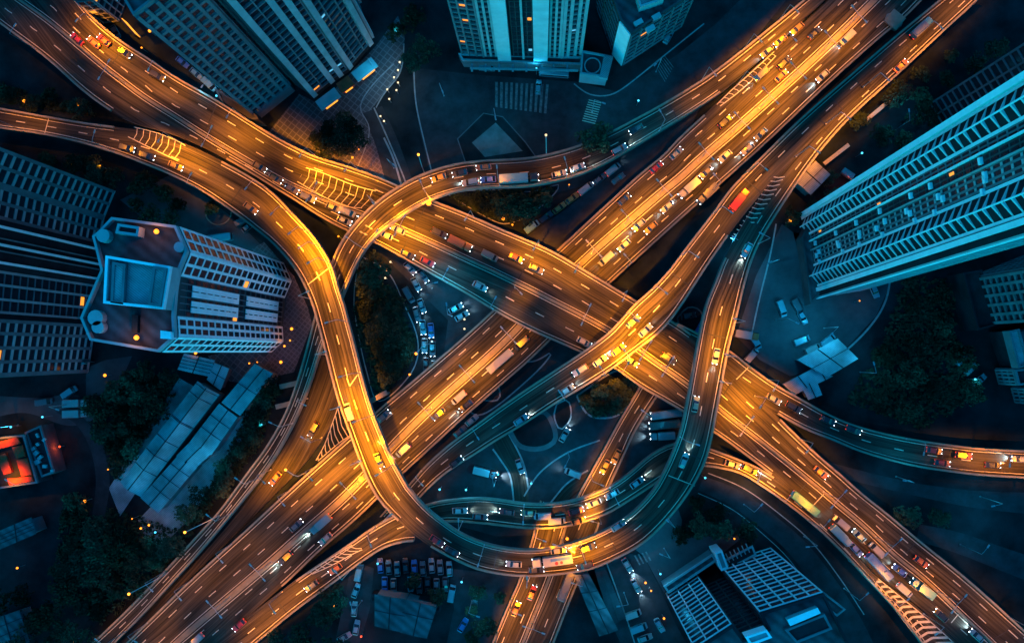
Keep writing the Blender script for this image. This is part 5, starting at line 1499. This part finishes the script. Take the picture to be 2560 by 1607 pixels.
def drive(key, px, py, kind, color, label, dirn=1, cargo='white', pool=0.0, on=True, dz=0.0):
    r = ROADS[key]; i = r.near(px, py); d_ = r.tan(i) * dirn
    p = P(px, py, r.z[i] + .02 + dz)
    return vehicle(kind, color, p, math.atan2(d_.y, d_.x), label, 'vehicles on ' + RN[key], on, cargo, pool)
V = [
 ('C',1176,457,'suv','white','white car with lit headlights on the crest of the slender flyover',-1,'white',1),
 ('C',1221,450,'car','blue','blue car between a white car and a lorry on the slender flyover',-1,'white',.6),
 ('C',1298,449,'lorry','black','lorry with a pale trailer and dark cab on the slender flyover',1,'cyan',0),
 ('C',1398,436,'car','white','white car just ahead of the lorry on the slender flyover',1,'white',.3),
 ('C',1443,420,'car','white','white car second ahead of the lorry on the slender flyover',1,'white',.3),
 ('C',1548,375,'suv','white','white car alone on the straight of the slender flyover',1,'white',.6),
 ('C',1098,446,'car','yellow','yellow taxi at the bend of the slender flyover',-1),('C',1150,434,'car','black','black car in the outer lane by the slim lamp on the slender flyover',-1),
 ('C',1210,419,'car','orange','orange car in the outer lane above the lorry',-1),('C',1590,324,'car','black','dark car in the outer lane where the slender flyover starts to climb down',-1),
 ('D',2116,98,'van','white','white van with beaming headlights near the top right corner',-1,'white',1.2),('D',2055,192,'car','white','white car with beaming headlights below the white van',-1,'white',1.2),
 ('C',1917,131,'car','silver','silver car where the slender flyover meets the highway',-1,'white',.4),('D',1900,190,'van','beige','pale van beside the hatched nose at the top right',-1,'white',.8),
 ('D',1958,160,'suv','black','black car beside the pale van at the top right',1),('D',1952,192,'car','orange','orange car tailing the black one at the top right',1),
 ('D',2035,86,'car','black','black car in the inner lane near the top edge',1),('C',1950,104,'car','yellow','yellow taxi in the merging lane at the top right',-1),('C',1992,74,'car','yellow','yellow taxi ahead of another in the merging lane',-1),
 ('D',1811,306,'suv','black','black car with amber sheen in the upper half of the highway',1),('D',1868,374,'car','white','white car nearest the black gap on the highway',-1,'white',.3),('D',1901,337,'car','silver','silver car following a white car near the black gap',-1,'white',.3),
 ('D',1812,392,'car','white','small white car with bright lights in the right carriageway of the highway',-1,'white',.7),('D',1722,472,'box_truck','white','white box truck half way along the right carriageway',-1,'white',.3),
 ('D',1765,432,'car','beige','beige car right behind the white box truck',-1),('D',1768,486,'box_truck','beige','beige truck in the outer lane beside the white box truck',-1,'beige'),
 ('D',1668,518,'car','white','white car ahead of the white box truck',-1,'white',.4),('D',1597,563,'car','white','white car in the right carriageway before the wide flyover',-1,'white',.4),('D',1627,570,'car','yellow','yellow taxi behind a white car before the wide flyover',-1),
 ('D',1560,614,'car','white','white car beside the yellow taxi before the wide flyover',-1,'white',.3),('D',1515,648,'van','white','white van about to pass under the wide flyover',-1,'white',.3),
 ('D',1640,420,'car','red','red car in the left carriageway of the highway',1),('D',1560,500,'car','black','black car in the left carriageway of the highway',1),('D',1690,385,'car','grey','grey car near the hatched nose of the highway',1),
 ('D',1250,903,'bus','white','white bus on the highway between two flyovers',-1,'white',0),('D',1304,858,'van','black','black van behind the white bus on the highway',-1,'white',.4),
 ('D',1148,993,'van','white','white van in front of the white bus on the highway',-1,'white',.5),('D',1166,1013,'car','black','black car beside the white van ahead of the bus',-1,'white',.8),('D',1098,1034,'car','black','black car further ahead of the white van on the highway',-1),
 ('D',1009,1124,'van','blue','blue and white van close to the loop on the highway',-1,'white',.2),('D',960,1040,'car','grey','grey car left of the median just right of the loop',1),
 ('D',806,1306,'box_truck','white','white box truck with headlights on in the lower left highway',-1,'white',1.0),('D',815,1345,'car','white','white car beside the white box truck at the lower left',-1),
 ('D',742,1312,'car','silver','silver car left of the median at the lower left',1),('D',716,1392,'suv','black','black car with glowing lights below the box truck',-1,'white',1.0),('D',494,1597,'van','white','white van at the bottom edge of the highway',-1,'white',.4),
 ('D',600,1560,'car','red','red car low in the right carriageway of the highway',-1),
 ('M',785,1073,'suv','black','black car on the narrow road left of the loop',1,'white',.3),('M',690,1195,'car','orange','orange car in the lamp pool of the narrow road',1),
 ('A',314,133,'car','black','black car after the brightest pool at the upper left',1),('A',396,192,'suv','black','black car further right of the first black car at the upper left',1),('A',196,100,'car','red','red car with red lights at the upper left',-1),
 ('A',237,108,'car','orange','orange car beside the red one at the upper left',-1),('A',262,103,'car','red','red car nearest the parapet at the upper left',-1),
 ('A',650,418,'car','yellow','yellow taxi at the left end of the hatched median nose',1),('A',690,447,'car','yellow','second yellow taxi close by the first at the median nose',1),('A',730,473,'car','beige','beige car below the hatched median nose',1),('A',772,495,'suv','grey','grey car trailing below the hatched median nose',1),
 ('A',834,520,'car','silver','silver car near the end of the hatched nose',1),('A',869,531,'van','white','white van next to the slender flyover on the wide flyover',1,'white',.5),('A',908,552,'car','silver','silver car tucked under the bend beside a white van',1),('A',862,552,'car','white','white car with its ring of lights below the white van',1,'white',.4),
 ('A',965,588,'car','white','white car with glaring lights just right of the slender flyover',-1,'white',1.2),('A',996,575,'car','white','white car in the inner lane under the orange glare',-1,'white',1.2),('A',1099,583,'suv','black','black car in the upper carriageway past the glare',1),
 ('A',1019,636,'car','black','black car on the lower carriageway past the glare',1),('A',1069,655,'car','red','red car on the lower carriageway of the wide flyover',1),('A',1200,716,'car','white','white car with amber lights on the lower carriageway',1,'white',.3),
 ('A',1150,610,'box_truck','orange','orange truck on the upper carriageway of the wide flyover',1,'orange'),('A',1225,640,'van','beige','beige van in the middle of the wide flyover',1,'beige'),('A',1290,645,'car','orange','orange car ahead of the beige van on the wide flyover',1),('A',1340,672,'car','beige','beige car further ahead in the orange pool of the wide flyover',1),
 ('A',1460,855,'car','white','white car with lights on at the edge under the slip flyover',1,'white',.4),('A',1578,903,'car','silver','silver car just past the slip flyover',1),('A',1670,895,'suv','black','black car in shadow between the two crossing flyovers',1),
 ('A',2050,1180,'car','orange','orange car on the outer carriageway at the lower right',1),('A',2300,1402,'car','red','red car far down the outer carriageway at the lower right',1),
 ('A',2100,1305,'van','white','white van in the packed lanes at the lower right',-1,'white',.3),('A',2188,1372,'van','white','white van second in the packed lanes at the lower right',-1,'white',.4),('A',2145,1337,'car','cyan','cyan car squeezed between two white vans',-1),
 ('A',2247,1424,'car','blue','blue car in the packed lanes beside a teal truck',-1,'white',.3),('A',2302,1468,'box_truck','teal','teal truck in the packed lanes at the lower right',-1,'teal'),('A',2439,1586,'car','white','white car with bright lights in the lower right corner',-1,'white',1.0),('A',2350,1536,'car','black','black car between the teal truck and the corner',-1),
 ('K',2008,1256,'bus','green','green bus with blue lights joining the wide flyover',1,'white',.6),('K',2096,1334,'box_truck','cyan','cyan roofed truck behind the green bus',1,'cyan'),('K',2138,1372,'car','blue','blue car behind the cyan roofed truck',1,'white',.3),('K',2192,1412,'bus','blue','dark blue bus with violet lights near the hatched wedge',1,'white',.8),
 ('K',2258,1472,'van','white','white and blue van last beside the hatched wedge',1,'white',.3),('K',1873,1172,'suv','black','black car on the merge of the inner flyover',1,'white',.3),('K',1830,1160,'car','grey','grey car emerging from beneath the loop',1),
 ('K',1268,1278,'car','red','red car with cyan lights on the inner flyover',-1,'white',1.0),('K',1322,1280,'car','orange','orange car mid way on the inner flyover',-1),('K',1356,1288,'van','white','white van with bright lights on the inner flyover',-1,'white',.8),('K',1392,1300,'van','white','white van beside a red car on the inner flyover',1),
 ('K',1440,1276,'car','red','red car beside the white van on the inner flyover',1),('K',1446,1301,'car','orange','orange car low on the inner flyover',1),('K',1484,1256,'car','white','white car at the inner kerb of the inner flyover',-1,'white',.6),('K',1530,1234,'car','white','white car second on the inner flyover bend',-1,'white',.4),('K',1592,1205,'car','cyan','cyan car nearest the loop on the inner flyover',1,'white',.4),('K',1150,1275,'car','white','white car on the left bend of the inner flyover',1,'white',.5),('K',1200,1290,'car','silver','silver car on the left bend of the inner flyover',1),
 ('B',874,1028,'van','white','white van in the orange pool of the loop',-1,'white',.3),('B',949,1150,'car','black','black car on the loop below the white van',1),('B',1130,1376,'car','red','red car at the lower left of the loop',1),('B',1093,1350,'car','red','red car behind another red car on the loop',1),
 ('B',1380,1397,'lorry','white','white lorry with a red and blue panel at the bottom of the loop',-1,'white'),('B',1396,1374,'car','white','white car beside the lorry at the bottom of the loop',1,'white',.3),('B',1469,1367,'suv','black','black car ahead of the lorry at the bottom of the loop',1),('B',1462,1411,'suv','black','black car behind the cab at the bottom of the loop',-1),
 ('B',1340,1422,'car','black','black car in the outer lane below the lorry',1),('B',1285,1408,'car','white','white car left of the lorry at the bottom of the loop',-1,'white',.3),('B',320,372,'suv','black','black car on the left ramp, first of two',1),('B',370,391,'suv','black','black car on the left ramp, second of two',1),('B',441,416,'car','yellow','yellow car in the bright pool after the left ramp',1),('B',628,521,'car','yellow','yellow taxi on the way to the loop',1),
 ('B',1866,626,'car','cyan','cyan lit car pair front on the right arm of the loop',-1,'white',1.2),('B',1789,890,'car','white','white car with glaring lights on the right arm of the loop',-1,'white',.8),('B',1738,1010,'car','green','green car on the right arm of the loop',1),('B',1709,1150,'car','white','small white car near the white joint line of the loop',1,'white',.6),('B',2250,167,'car','red','red car alone at the upper right of the loop road',1),
 ('B',2297,76,'box_truck','teal','dark teal truck at the upper right end',1,'grey'),('B',1545,1312,'car','cyan','cyan car on the lower right bend of the loop',1,'white',.4),
 ('E',1844,503,'box_truck','red','red truck on the slip flyover by the hatched fork',-1,'red'),('E',1582,804,'car','silver','silver car in the brightest pool of the slip flyover',-1),('E',1613,826,'car','white','white car in the brightest pool of the slip flyover',-1,'white',.2),('E',1545,874,'car','yellow','yellow and black taxi on the slip flyover',-1),('E',1500,902,'car','white','white car with blue lights following the taxi',-1,'white',.8),
 ('E',1450,925,'suv','white','white car with a black windscreen leaving the pool on the slip flyover',1),('E',1418,974,'car','cyan','cyan car alone on the dark slip flyover',-1,'white',.5),('E',1302,1049,'car','cyan','pale cyan car low on the dark slip flyover',-1,'white',.5),('E',1141,1154,'car','black','black car near the foot of the slip flyover',-1),
 ('G',1933,997,'car','grey','dark grey car at the start of the exit flyover',1),('G',1982,1017,'suv','black','black car with red tail on the exit flyover',1),('G',2068,1050,'car','black','black car after the red tailed one on the exit flyover',1),('G',2132,1074,'car','black','black car on the darkest stretch of the exit flyover',1),('G',2333,1125,'car','red','red car in the upper lane of the exit flyover',1),('G',2406,1137,'suv','red','red car with lit tail near the right edge pool',1),('G',2353,1156,'car','red','red car in the lower lane of the exit flyover',1),('G',2479,1161,'car','black','black car in the pool near the right edge',1),('G',2546,1146,'car','white','white car with bright lights at the right edge',-1,'white',1.2),
 ('H',840,1420,'car','orange','orange car on the forking slip flyover',1),('H',780,1462,'car','silver','silver car lower on the forking slip flyover',1),
 ('O',1330,1480,'car','red','red car on the left lanes of the road at the bottom edge',-1),('O',1415,1460,'bus','silver','silver bus on the right lanes of the road at the bottom edge',1),('O',1290,1520,'car','orange','orange car on the bottom edge road beside its median',-1),
 ('N',1540,1140,'car','yellow','yellow taxi on the short road under the inner flyover',1),('N',1512,1165,'car','yellow','yellow taxi following on the short road',1),
]
for a_ in V: drive(*a_)

def park(px, py, deg, kind, color, label, group, on=False, pool=0.0, z=.06):
    return vehicle(kind, color, P(px, py, z), rad(deg), label, group, on, 'white' if color != 'cyan' else 'cyan', pool)
pr = 'vehicles at the kerb of the frontage road'
for x, y, k, c, l in [(1330,568,'van','cyan','pale blue van at the lower end of the kerb row by the highway'),(1364,545,'suv','black','black car second in the kerb row by the highway'),(1398,521,'car','yellow','yellow taxi lower of two in the kerb row'),(1430,497,'car','yellow','yellow taxi upper of two in the kerb row'),(1464,473,'van','white','white van above the yellow taxis in the kerb row'),(1498,449,'car','silver','silver car between two white vans in the kerb row'),(1532,425,'van','white','white van higher in the kerb row by the highway'),(1545,448,'car','beige','beige car in the second file at the upper end of the kerb row')]:
    park(x, y, 38, k, c, l, pr, c == 'white', .2 if c == 'white' else 0)
qr = 'queue of vehicles by the tree island'
for x, y, d_, k, c, l in [(1025,671,-48,'car','white','white car at the head of the queue by the tree island'),(1058,690,-55,'car','silver','silver car beside the head of the queue'),(1041,711,-62,'car','cyan','pale cyan car second in the queue'),(1023,738,-60,'van','silver','silver van with amber glow at the queue kerb'),(1055,765,-70,'car','white','white car in the middle of the queue'),(1043,786,-75,'car','grey','grey car with red lights in the middle of the queue'),(1058,818,-85,'car','cyan','cyan car in the lower part of the queue'),(1078,826,-85,'car','blue','blue car in the lower part of the queue'),(1062,864,-90,'car','white','white car near the foot of the queue'),(1082,872,-90,'car','silver','silver car near the foot of the queue'),(1066,912,-90,'car','black','black car last of the queue, left file'),(1086,920,-90,'car','black','black car last of the queue, right file'),(1140,771,28,'car','cyan','cyan car parked alone by the highway bank'),(1155,790,30,'car','cyan','cyan car parked behind the lone cyan car')]:
    park(x, y, d_, k, c, l, qr, True, .35 if k != 'car' else .2)
yr = 'vehicles on the ground between the ramps'
for x, y, d_, k, c, l, p_ in [(1662,1040,8,'bus','white','white bus, upper of three parked by the loop'),(1660,1057,6,'bus','beige','beige bus, middle of three parked by the loop'),(1658,1076,4,'box_truck','white','white truck, lowest of three parked by the loop')] and [(1664,1034,188,'bus','white','white bus, upper of three parked by the loop',.5),(1660,1060,186,'bus','beige','beige bus, middle of three parked by the loop',.6),(1656,1088,184,'box_truck','white','white truck, lowest of three parked by the loop',.6),(1411,1087,60,'car','white','white car with red lights rounding the traffic islands',.4),(1432,1181,160,'van','white','white van with lights on the grey curve',.8),(1212,1178,-14,'box_truck','red','red and white ambulance like truck with lit nose in the dark yard',1.2),(1190,985,60,'van','yellow','yellow van parked under the highway bank',0),(1180,1050,40,'car','white','white car at the foot of the highway bank, upper',0),(1150,1078,40,'car','silver','silver car at the foot of the highway bank, lower',0),(1300,1165,-70,'car','white','white car on the little curved road',.4),(1720,790,10,'car','black','black car on the small walled island',0),(1752,815,60,'van','blue','blue van beside the small walled island',0)]:
    park(x, y, d_, k, c, l, yr, bool(p_), p_)
fr_ = 'vehicles parked around the big tower'
for x, y, d_, k, c, l in [(1952,772,-70,'van','cyan','cyan van parked on the tower forecourt'),(1991,768,-62,'van','silver','silver van in the slanted forecourt row'),(2004,793,-62,'car','cyan','cyan car in the slanted forecourt row'),(2183,726,-68,'suv','cyan','pale car parked below the balconied tower'),(2002,851,22,'van','cyan','upper left van of the three by the grey kiosk'),(2030,872,24,'van','white','middle van of the three by the grey kiosk'),(2067,851,38,'van','cyan','right hand van of the three by the grey kiosk'),(1886,854,-60,'van','cyan','cyan van by the flyover parapet at the right'),(1877,888,48,'van','white','white van by the flyover parapet at the right'),(1862,838,-10,'box_truck','orange','orange roofed truck by the flyover parapet')]:
    park(x, y, d_, k, c, l, fr_)
for x, y, d_, k, c, l in [(195,1007,2,'box_truck','white','white truck, upper of two side by side at the left'),(195,1033,2,'box_truck','white','white truck, lower of two side by side at the left'),(178,980,35,'van','cyan','pale van tilted above the two white trucks'),(115,1004,8,'van','silver','silver van alone on the left lane')]: park(x, y, d_, k, c, l, 'vehicles parked on the left lane')
for i, x in enumerate((952, 973, 994, 1015, 1037, 1058, 1080, 1101, 1124)):
    park(x, 1412 + (i % 3) * 4, 95, 'car', ('blue', 'silver', 'grey', 'black', 'blue', 'silver', 'white', 'grey', 'cyan')[i], '%s car, %s from the left in the dark car park row' % (('blue', 'silver', 'grey', 'black', 'blue', 'silver', 'white', 'grey', 'cyan')[i], ORD[i]), 'cars in the dark car park row')
for i, x in enumerate((963, 985, 1027, 1049, 1070, 1092, 1114)):
    park(x, 1458 + (i % 2) * 4, -88, 'car', ('blue', 'grey', 'cyan', 'silver', 'black', 'grey', 'silver')[i], '%s car, %s from the left in the lower car park row' % (('blue', 'grey', 'cyan', 'silver', 'black', 'grey', 'silver')[i], ORD[i]), 'cars in the dark car park row')
for i, (x, y, d_, k, c, l) in enumerate([(899,1428,78,'van','cyan','cyan van on the street left of the car park'),(891,1474,70,'car','cyan','cyan car below the van on the street left of the car park'),(887,1520,85,'car','white','white car on the street left of the car park'),(892,1566,80,'car','cyan','cyan car near the hall on the street left of the car park'),(862,1590,30,'car','white','white car lowest on the street left of the car park'),(1130,1480,80,'van','cyan','pale van right of the car park'),(1158,1560,60,'car','blue','blue car on the street at the bottom centre'),(1188,1498,85,'car','silver','silver car between the bottom street trees'),
  (1568,1411,-58,'car','white','white car with long beams on the bottom right street'),(1590,1462,-62,'car','white','white car driving down the bottom right street'),(1582,1532,20,'van','white','white van parked crosswise, upper, at the bottom right'),(1597,1566,20,'van','cyan','cyan van parked crosswise, middle, at the bottom right'),(1612,1592,20,'car','white','white car parked crosswise, lowest, at the bottom right'),(1648,1560,-60,'car','cyan','cyan car at the far kerb of the bottom right street'),
  (2400,894,50,'van','cyan','cyan van parked by the dark stepped block'),(2424,922,45,'car','white','white car parked by the dark stepped block'),(2446,950,40,'car','cyan','cyan car lowest by the dark stepped block'),
  (458,158,-38,'car','blue','blue car first in the row below the gridded tower'),(492,186,-40,'car','cyan','cyan car second in the row below the gridded tower'),(526,214,-42,'van','cyan','cyan van third in the row below the gridded tower'),(562,242,-42,'car','silver','silver car last in the row below the gridded tower'),(291,82,-60,'car','silver','silver car under the amber billboard'),
  (1385,186,-5,'bus','cyan','pale cyan bus before the podium of the top tower'),(1218,172,-5,'van','cyan','cyan van before the podium of the top tower'),(1346,220,85,'car','cyan','cyan car on the wide zebra crossing'),(1670,95,60,'car','cyan','cyan car beside the chamfered block'),
  (548,598,8,'bus','cyan','pale bus on the yard right of the roofed tower'),(610,553,30,'van','silver','silver van by the curved planter'),(622,568,40,'car','grey','grey car behind the silver van by the planter'),(2120,440,-35,'van','cyan','pale van at the upper foot of the big tower')]):
    park(x, y, d_, k, c, l, 'parked vehicles around the streets', 'beams' in l or 'driving' in l, 1.2 if 'beams' in l else .5 if 'driving' in l else 0)

# the red and blue panel painted on the white lorry's trailer roof is part of that lorry
for o in list(COL.objects):
    if o.get('label') == 'white lorry with a red and blue panel at the bottom of the loop':
        mb = MB(); mb.box((-2.4, -.45, 3.62), (5.6, .8, .03)); link('roof_band', mb.mesh('roof_band', M['p_blue']), o)
        mb = MB(); mb.tube([(-1.2, .55, 3.6), (-1.2, .55, 3.64)], .5, .5, 14); mb.tube([(-2.6, .5, 3.6), (-2.6, .5, 3.64)], .42, .42, 14); link('roof_emblem', mb.mesh('roof_emblem', M['p_red']), o)

# ------------------------------------------------------------------ trees
TREES = []
def tree_meshes(seed, R_, Ht, pale=False):
    rn = random.Random(seed)
    tr = MB()
    tr.tube([(0, 0, 0), (.1, .05, Ht * .3), (.05, .1, Ht * .62)], .3, .13, 7)
    clumps = []
    for k in range(15):
        a = rn.uniform(0, 2 * PI); rr = R_ * math.sqrt(rn.uniform(0, 1)) * .82
        z = Ht * (.5 + .42 * (1 - (rr / R_) ** 2) * rn.uniform(.55, 1.1))
        clumps.append((Vector((rr * math.cos(a), rr * math.sin(a), z)), R_ * rn.uniform(.22, .42)))
    for c, r_ in clumps[:6]: tr.tube([(.05, .08, Ht * .35), tuple(c * .55 + Vector((0, 0, Ht * .2))), tuple(c)], .11, .04, 5)
    cr = MB()
    for c, r_ in clumps:
        for k in range(46):
            d = Vector((rn.gauss(0, 1), rn.gauss(0, 1), rn.gauss(0, .8))).normalized() * r_ * rn.uniform(.55, 1.08)
            p = c + d
            u = Vector((rn.gauss(0, 1), rn.gauss(0, 1), rn.gauss(0, .5))).normalized(); w = u.orthogonal().normalized()
            s_ = rn.uniform(.2, .46)
            v = w.cross(u) * s_ * .6; u = u * s_
            cr.quad(p - u - v, p + u - v * .6, p + u * .8 + v, p - u * .7 + v)
    return tr.mesh('trunk', M['bark']), cr.mesh('crown', M['leaf2' if pale else 'leaf'])
for i in range(5): TREES.append(tree_meshes(i + 3, (3.6, 4.4, 3.0, 3.9, 5.0)[i], (7.5, 9, 6.5, 8, 10)[i]))
for i in range(2): TREES.append(tree_meshes(i + 31, (2.6, 3.3)[i], (5.5, 6.5)[i], True))

def inside(p, poly):
    c = False; n = len(poly)
    for i in range(n):
        (x0, y0), (x1, y1) = poly[i], poly[i - 1]
        if (y0 > p[1]) != (y1 > p[1]) and p[0] < (x1 - x0) * (p[1] - y0) / (y1 - y0) + x0: c = not c
    return c
TREE_AT = []
def tree(px, py, label, group, kind=None, sc=1.0):
    c = P(px, py, 0)
    k = random.randrange(5) if kind is None else kind
    t = thing('tree', label, 'tree', c, random.uniform(0, 6.28), group)
    s_ = sc * random.uniform(.8, 1.15)
    t.scale = (s_, s_, s_)
    link('trunk', TREES[k][0], t); link('crown', TREES[k][1], t)
    TREE_AT.append((c.x, c.y))
def blocked(c):
    for x, y, hw, z in FOOT:
        if (c.x - x) ** 2 + (c.y - y) ** 2 < (hw + 2.6) ** 2: return True
    return False
def grove(poly, n, label, group, gap=4.6, sc=1.0, pale=.0):
    xs = [p[0] for p in poly]; ys = [p[1] for p in poly]
    k = 0; tries = 0
    while k < n and tries < n * 60:
        tries += 1
        q = (random.uniform(min(xs), max(xs)), random.uniform(min(ys), max(ys)))
        if not inside(q, poly): continue
        c = P(*q, 0)
        if blocked(c) or any((c.x - x) ** 2 + (c.y - y) ** 2 < gap * gap for x, y in TREE_AT): continue
        tree(q[0], q[1], label, group, random.choice((5, 6)) if random.random() < pale else None, sc)
        k += 1
for poly, n, l, g_, gap, sc, pale in [
 ([(335,915),(450,945),(440,985),(370,1085),(310,1170),(240,1110),(235,1000),(310,965)],26,'dark tree in the grove left of the long sheds','trees left of the long sheds',4.0,.85,.2),
 ([(180,1260),(300,1330),(420,1360),(470,1310),(430,1400),(350,1470),(260,1540),(180,1480)],30,'dark tree in the grove below the sheds','trees below the sheds',4.6,1,.1),
 ([(0,1440),(180,1500),(250,1560),(180,1607),(90,1607)],14,'dark tree in the grove of the lower left corner','trees of the lower left corner',5.4,1,0),
 ([(640,1000),(700,955),(660,1090),(590,1190),(520,1280),(470,1330),(500,1240),(600,1110)],17,'amber lit tree along the slender flyover beside the sheds','trees along the slender flyover',4.4,.85,.5),
 ([(895,665),(960,690),(1000,760),(1030,850),(1015,920),(950,990),(925,930),(900,830)],24,'leafy tree on the island between the loop and the car queue','trees on the tree island',4.2,.95,.25),
 ([(1120,490),(1320,482),(1370,490),(1300,550),(1220,530)],9,'tree in the dark triangle under the slender flyover','trees under the slender flyover',5,.9,.2),
 ([(340,470),(430,455),(470,520),(440,555),(370,550),(330,530)],10,'rust tinged tree above the roofed tower','trees above the roofed tower',4.2,.95,.6),
 ([(0,225),(60,215),(150,240),(230,280),(200,300),(60,262),(0,255)],9,'tree between the left ramp and the wide flyover','trees between the left ramp and the wide flyover',4.6,.8,.3),
 ([(100,370),(330,420),(310,470),(220,440),(120,400)],9,'dark tree below the left ramp','trees below the left ramp',5,.9,.2),
 ([(800,330),(870,290),(905,330),(900,370),(850,400),(790,370)],9,'black tree clump on the paving above the wide flyover','black trees on the paving',3.6,.9,0),
 ([(1450,985),(1570,940),(1590,975),(1550,1020),(1480,1030)],7,'russet tree on the island under the slip flyover','trees on the island under the slip flyover',3.6,.7,.7),
 ([(1160,975),(1300,920),(1350,910),(1230,1010)],5,'small tree on the dark island below the highway','trees on the dark island below the highway',5,.6,.2),
 ([(2265,700),(2350,730),(2400,860),(2420,1000),(2300,1060),(2170,1010),(2190,900)],20,'dark tree in the unlit park right of the round drive','trees of the unlit park',7.5,.9,.1),
 ([(2110,340),(2280,160),(2400,110),(2480,130),(2330,270),(2230,380)],12,'dark tree in the lot left of the dim second tower','trees in the lot by the second tower',6,.9,.1),
 ([(660,1530),(760,1470),(850,1440),(850,1600),(660,1600)],14,'dark tree at the bottom left of the hall','trees left of the bottom hall',5.5,.95,.1),
 ([(1020,1440),(1110,1450),(1110,1490),(1050,1480)],4,'dark tree beside the lower car park row','trees by the car park',5,.7,.1),
 ([(1180,1460),(1260,1450),(1230,1560),(1180,1600)],8,'dark tree left of the road at the bottom edge','trees left of the bottom edge road',5,.75,.3),
 ([(1700,1250),(1790,1235),(1900,1330),(1860,1340),(1760,1310),(1705,1340)],9,'dark tree in the hollow behind the entrance block','trees behind the entrance block',5,.8,.1),
 ([(990,90),(1060,20),(1080,150),(1030,170),(1015,100)],7,'black tree between the plaza and the top tower','trees between the plaza and the top tower',5.5,.9,0),
 ([(1920,560),(1975,530),(2020,480),(2090,430),(2110,470),(2010,545)],7,'small dark tree at the upper foot of the balconied tower','trees at the foot of the balconied tower',5,.6,.2),
 ([(2060,1290),(2200,1250),(2400,1300),(2500,1400),(2300,1320)],12,'dark tree in the waste ground at the lower right','trees in the lower right waste ground',7,.9,.1),
 ]: grove(poly, n, l, g_, gap, sc, pale)
tree(540, 528, 'small tree alone in the round planter', None, 5, .8); tree(212, 1255, 'lone tree glowing orange from a lamp inside it', None, 6, 1); tree(250, 420, 'pale tree lit orange below the left ramp', None, 6, .8)
tree(1630, 215, 'round dark tree by the faint diagonal crossing', None, 2, .8) if False else tree(1482, 357, 'round dark crown rising behind the slender flyover', None, 4, 1.0)
mb = MB()
for k in range(20):
    a0 = PI * (1.05 + .9 * k / 19); a1 = PI * (1.05 + .9 * (k + 1) / 19)
    c = P(547, 530, 0); r_ = 3.6
    p, q = Vector((c.x + r_ * math.cos(a0), c.y + r_ * math.sin(a0), .2)), Vector((c.x + r_ * math.cos(a1), c.y + r_ * math.sin(a1), .2))
    mb.box((p + q) / 2, ((q - p).length, .3, .4), math.atan2((q - p).y, (q - p).x))
tag(mb.obj('planter', M['concrete']), 'curved stone planter edge around the lone small tree', 'planter')

# shrubs and rough ground cover
rn = random.Random(5)
mb = MB()
for poly, n in [([(895,660),(1000,740),(1040,860),(1010,930),(950,1000),(900,830)],900), ([(235,1000),(340,930),(440,985),(300,1190),(240,1240)],900), ([(160,1230),(470,1330),(400,1440),(250,1560),(140,1480)],1300), ([(640,1000),(700,960),(650,1110),(500,1300),(470,1320),(560,1150)],700), ([(2260,690),(2360,700),(2430,1000),(2300,1070),(2110,1000),(2200,880)],1300), ([(1120,485),(1390,470),(1290,560),(1200,535)],500), ([(1450,990),(1590,935),(1595,975),(1550,1030),(1480,1040)],400), ([(0,210),(250,290),(100,270),(0,255)],200)]:
    k = 0
    xs = [p[0] for p in poly]; ys = [p[1] for p in poly]
    while k < n:
        q = (rn.uniform(min(xs), max(xs)), rn.uniform(min(ys), max(ys)))
        if not inside(q, poly): continue
        k += 1
        c = P(*q, 0)
        if any((c.x - x) ** 2 + (c.y - y) ** 2 < (hw + .8) ** 2 and z < 3 for x, y, hw, z in FOOT): continue
        for _ in range(4):
            p = c + Vector((rn.gauss(0, .35), rn.gauss(0, .35), rn.uniform(.2, .8)))
            u = Vector((rn.gauss(0, 1), rn.gauss(0, 1), rn.gauss(0, .5))).normalized() * rn.uniform(.2, .45); w = u.orthogonal() * .6
            mb.quad(p - u - w, p + u - w, p + u + w, p - u + w)
o = mb.obj('undergrowth', M['leaf']); o['kind'] = 'stuff'; o['label'] = 'low dark shrubs and ground cover under the trees'

# ------------------------------------------------------------------ odds and ends in concrete
def beam(p0, p1, z, w, h, label, cat, name, m='concrete'):
    a, b_ = P(*p0, z), P(*p1, z); d = b_ - a; c = (a + b_) / 2
    t = thing(name, label, cat, (c.x, c.y, 0))
    mb = MB(); mb.box((c.x, c.y, z), (d.length, w, h), math.atan2(d.y, d.x)); adopt(mb.obj('beam', M[m]), t)
    mb = MB()
    for k in (.2, .8):
        q = a.lerp(b_, k); mb.tube([(q.x, q.y, 0), (q.x, q.y, z - h / 2)], w * .3, w * .3, 8)
    adopt(mb.obj('post', M['deckside']), t)
beam((700,967),(752,955),5,1.3,1,'upper of two concrete beams jutting out left of the slender flyover','beam','pier_beam')
beam((690,1017),(735,1006),4.5,1.3,1,'lower of two concrete beams jutting out left of the slender flyover','beam','pier_beam')
beam((920,1006),(968,980),9,1.3,1,'concrete beam jutting out right of the loop over the highway','beam','pier_beam')
beam((2152,312),(2236,242),3.5,1.0,.3,'long narrow walkway roof right of the top right flyover','walkway','walkway_roof','paint')
beam((2060,410),(2122,362),3.5,1.0,.3,'shorter narrow walkway roof by the flat pavilion','walkway','walkway_roof','paint')
beam((2222,38),(2252,62),3.0,4.2,.5,'concrete slab bridging the black gap at the top right','slab','gap_slab')
beam((1460,760),(1468,772),0.6,.8,.5,'low block in the gap under the crossing','block','gap_block') if False else None
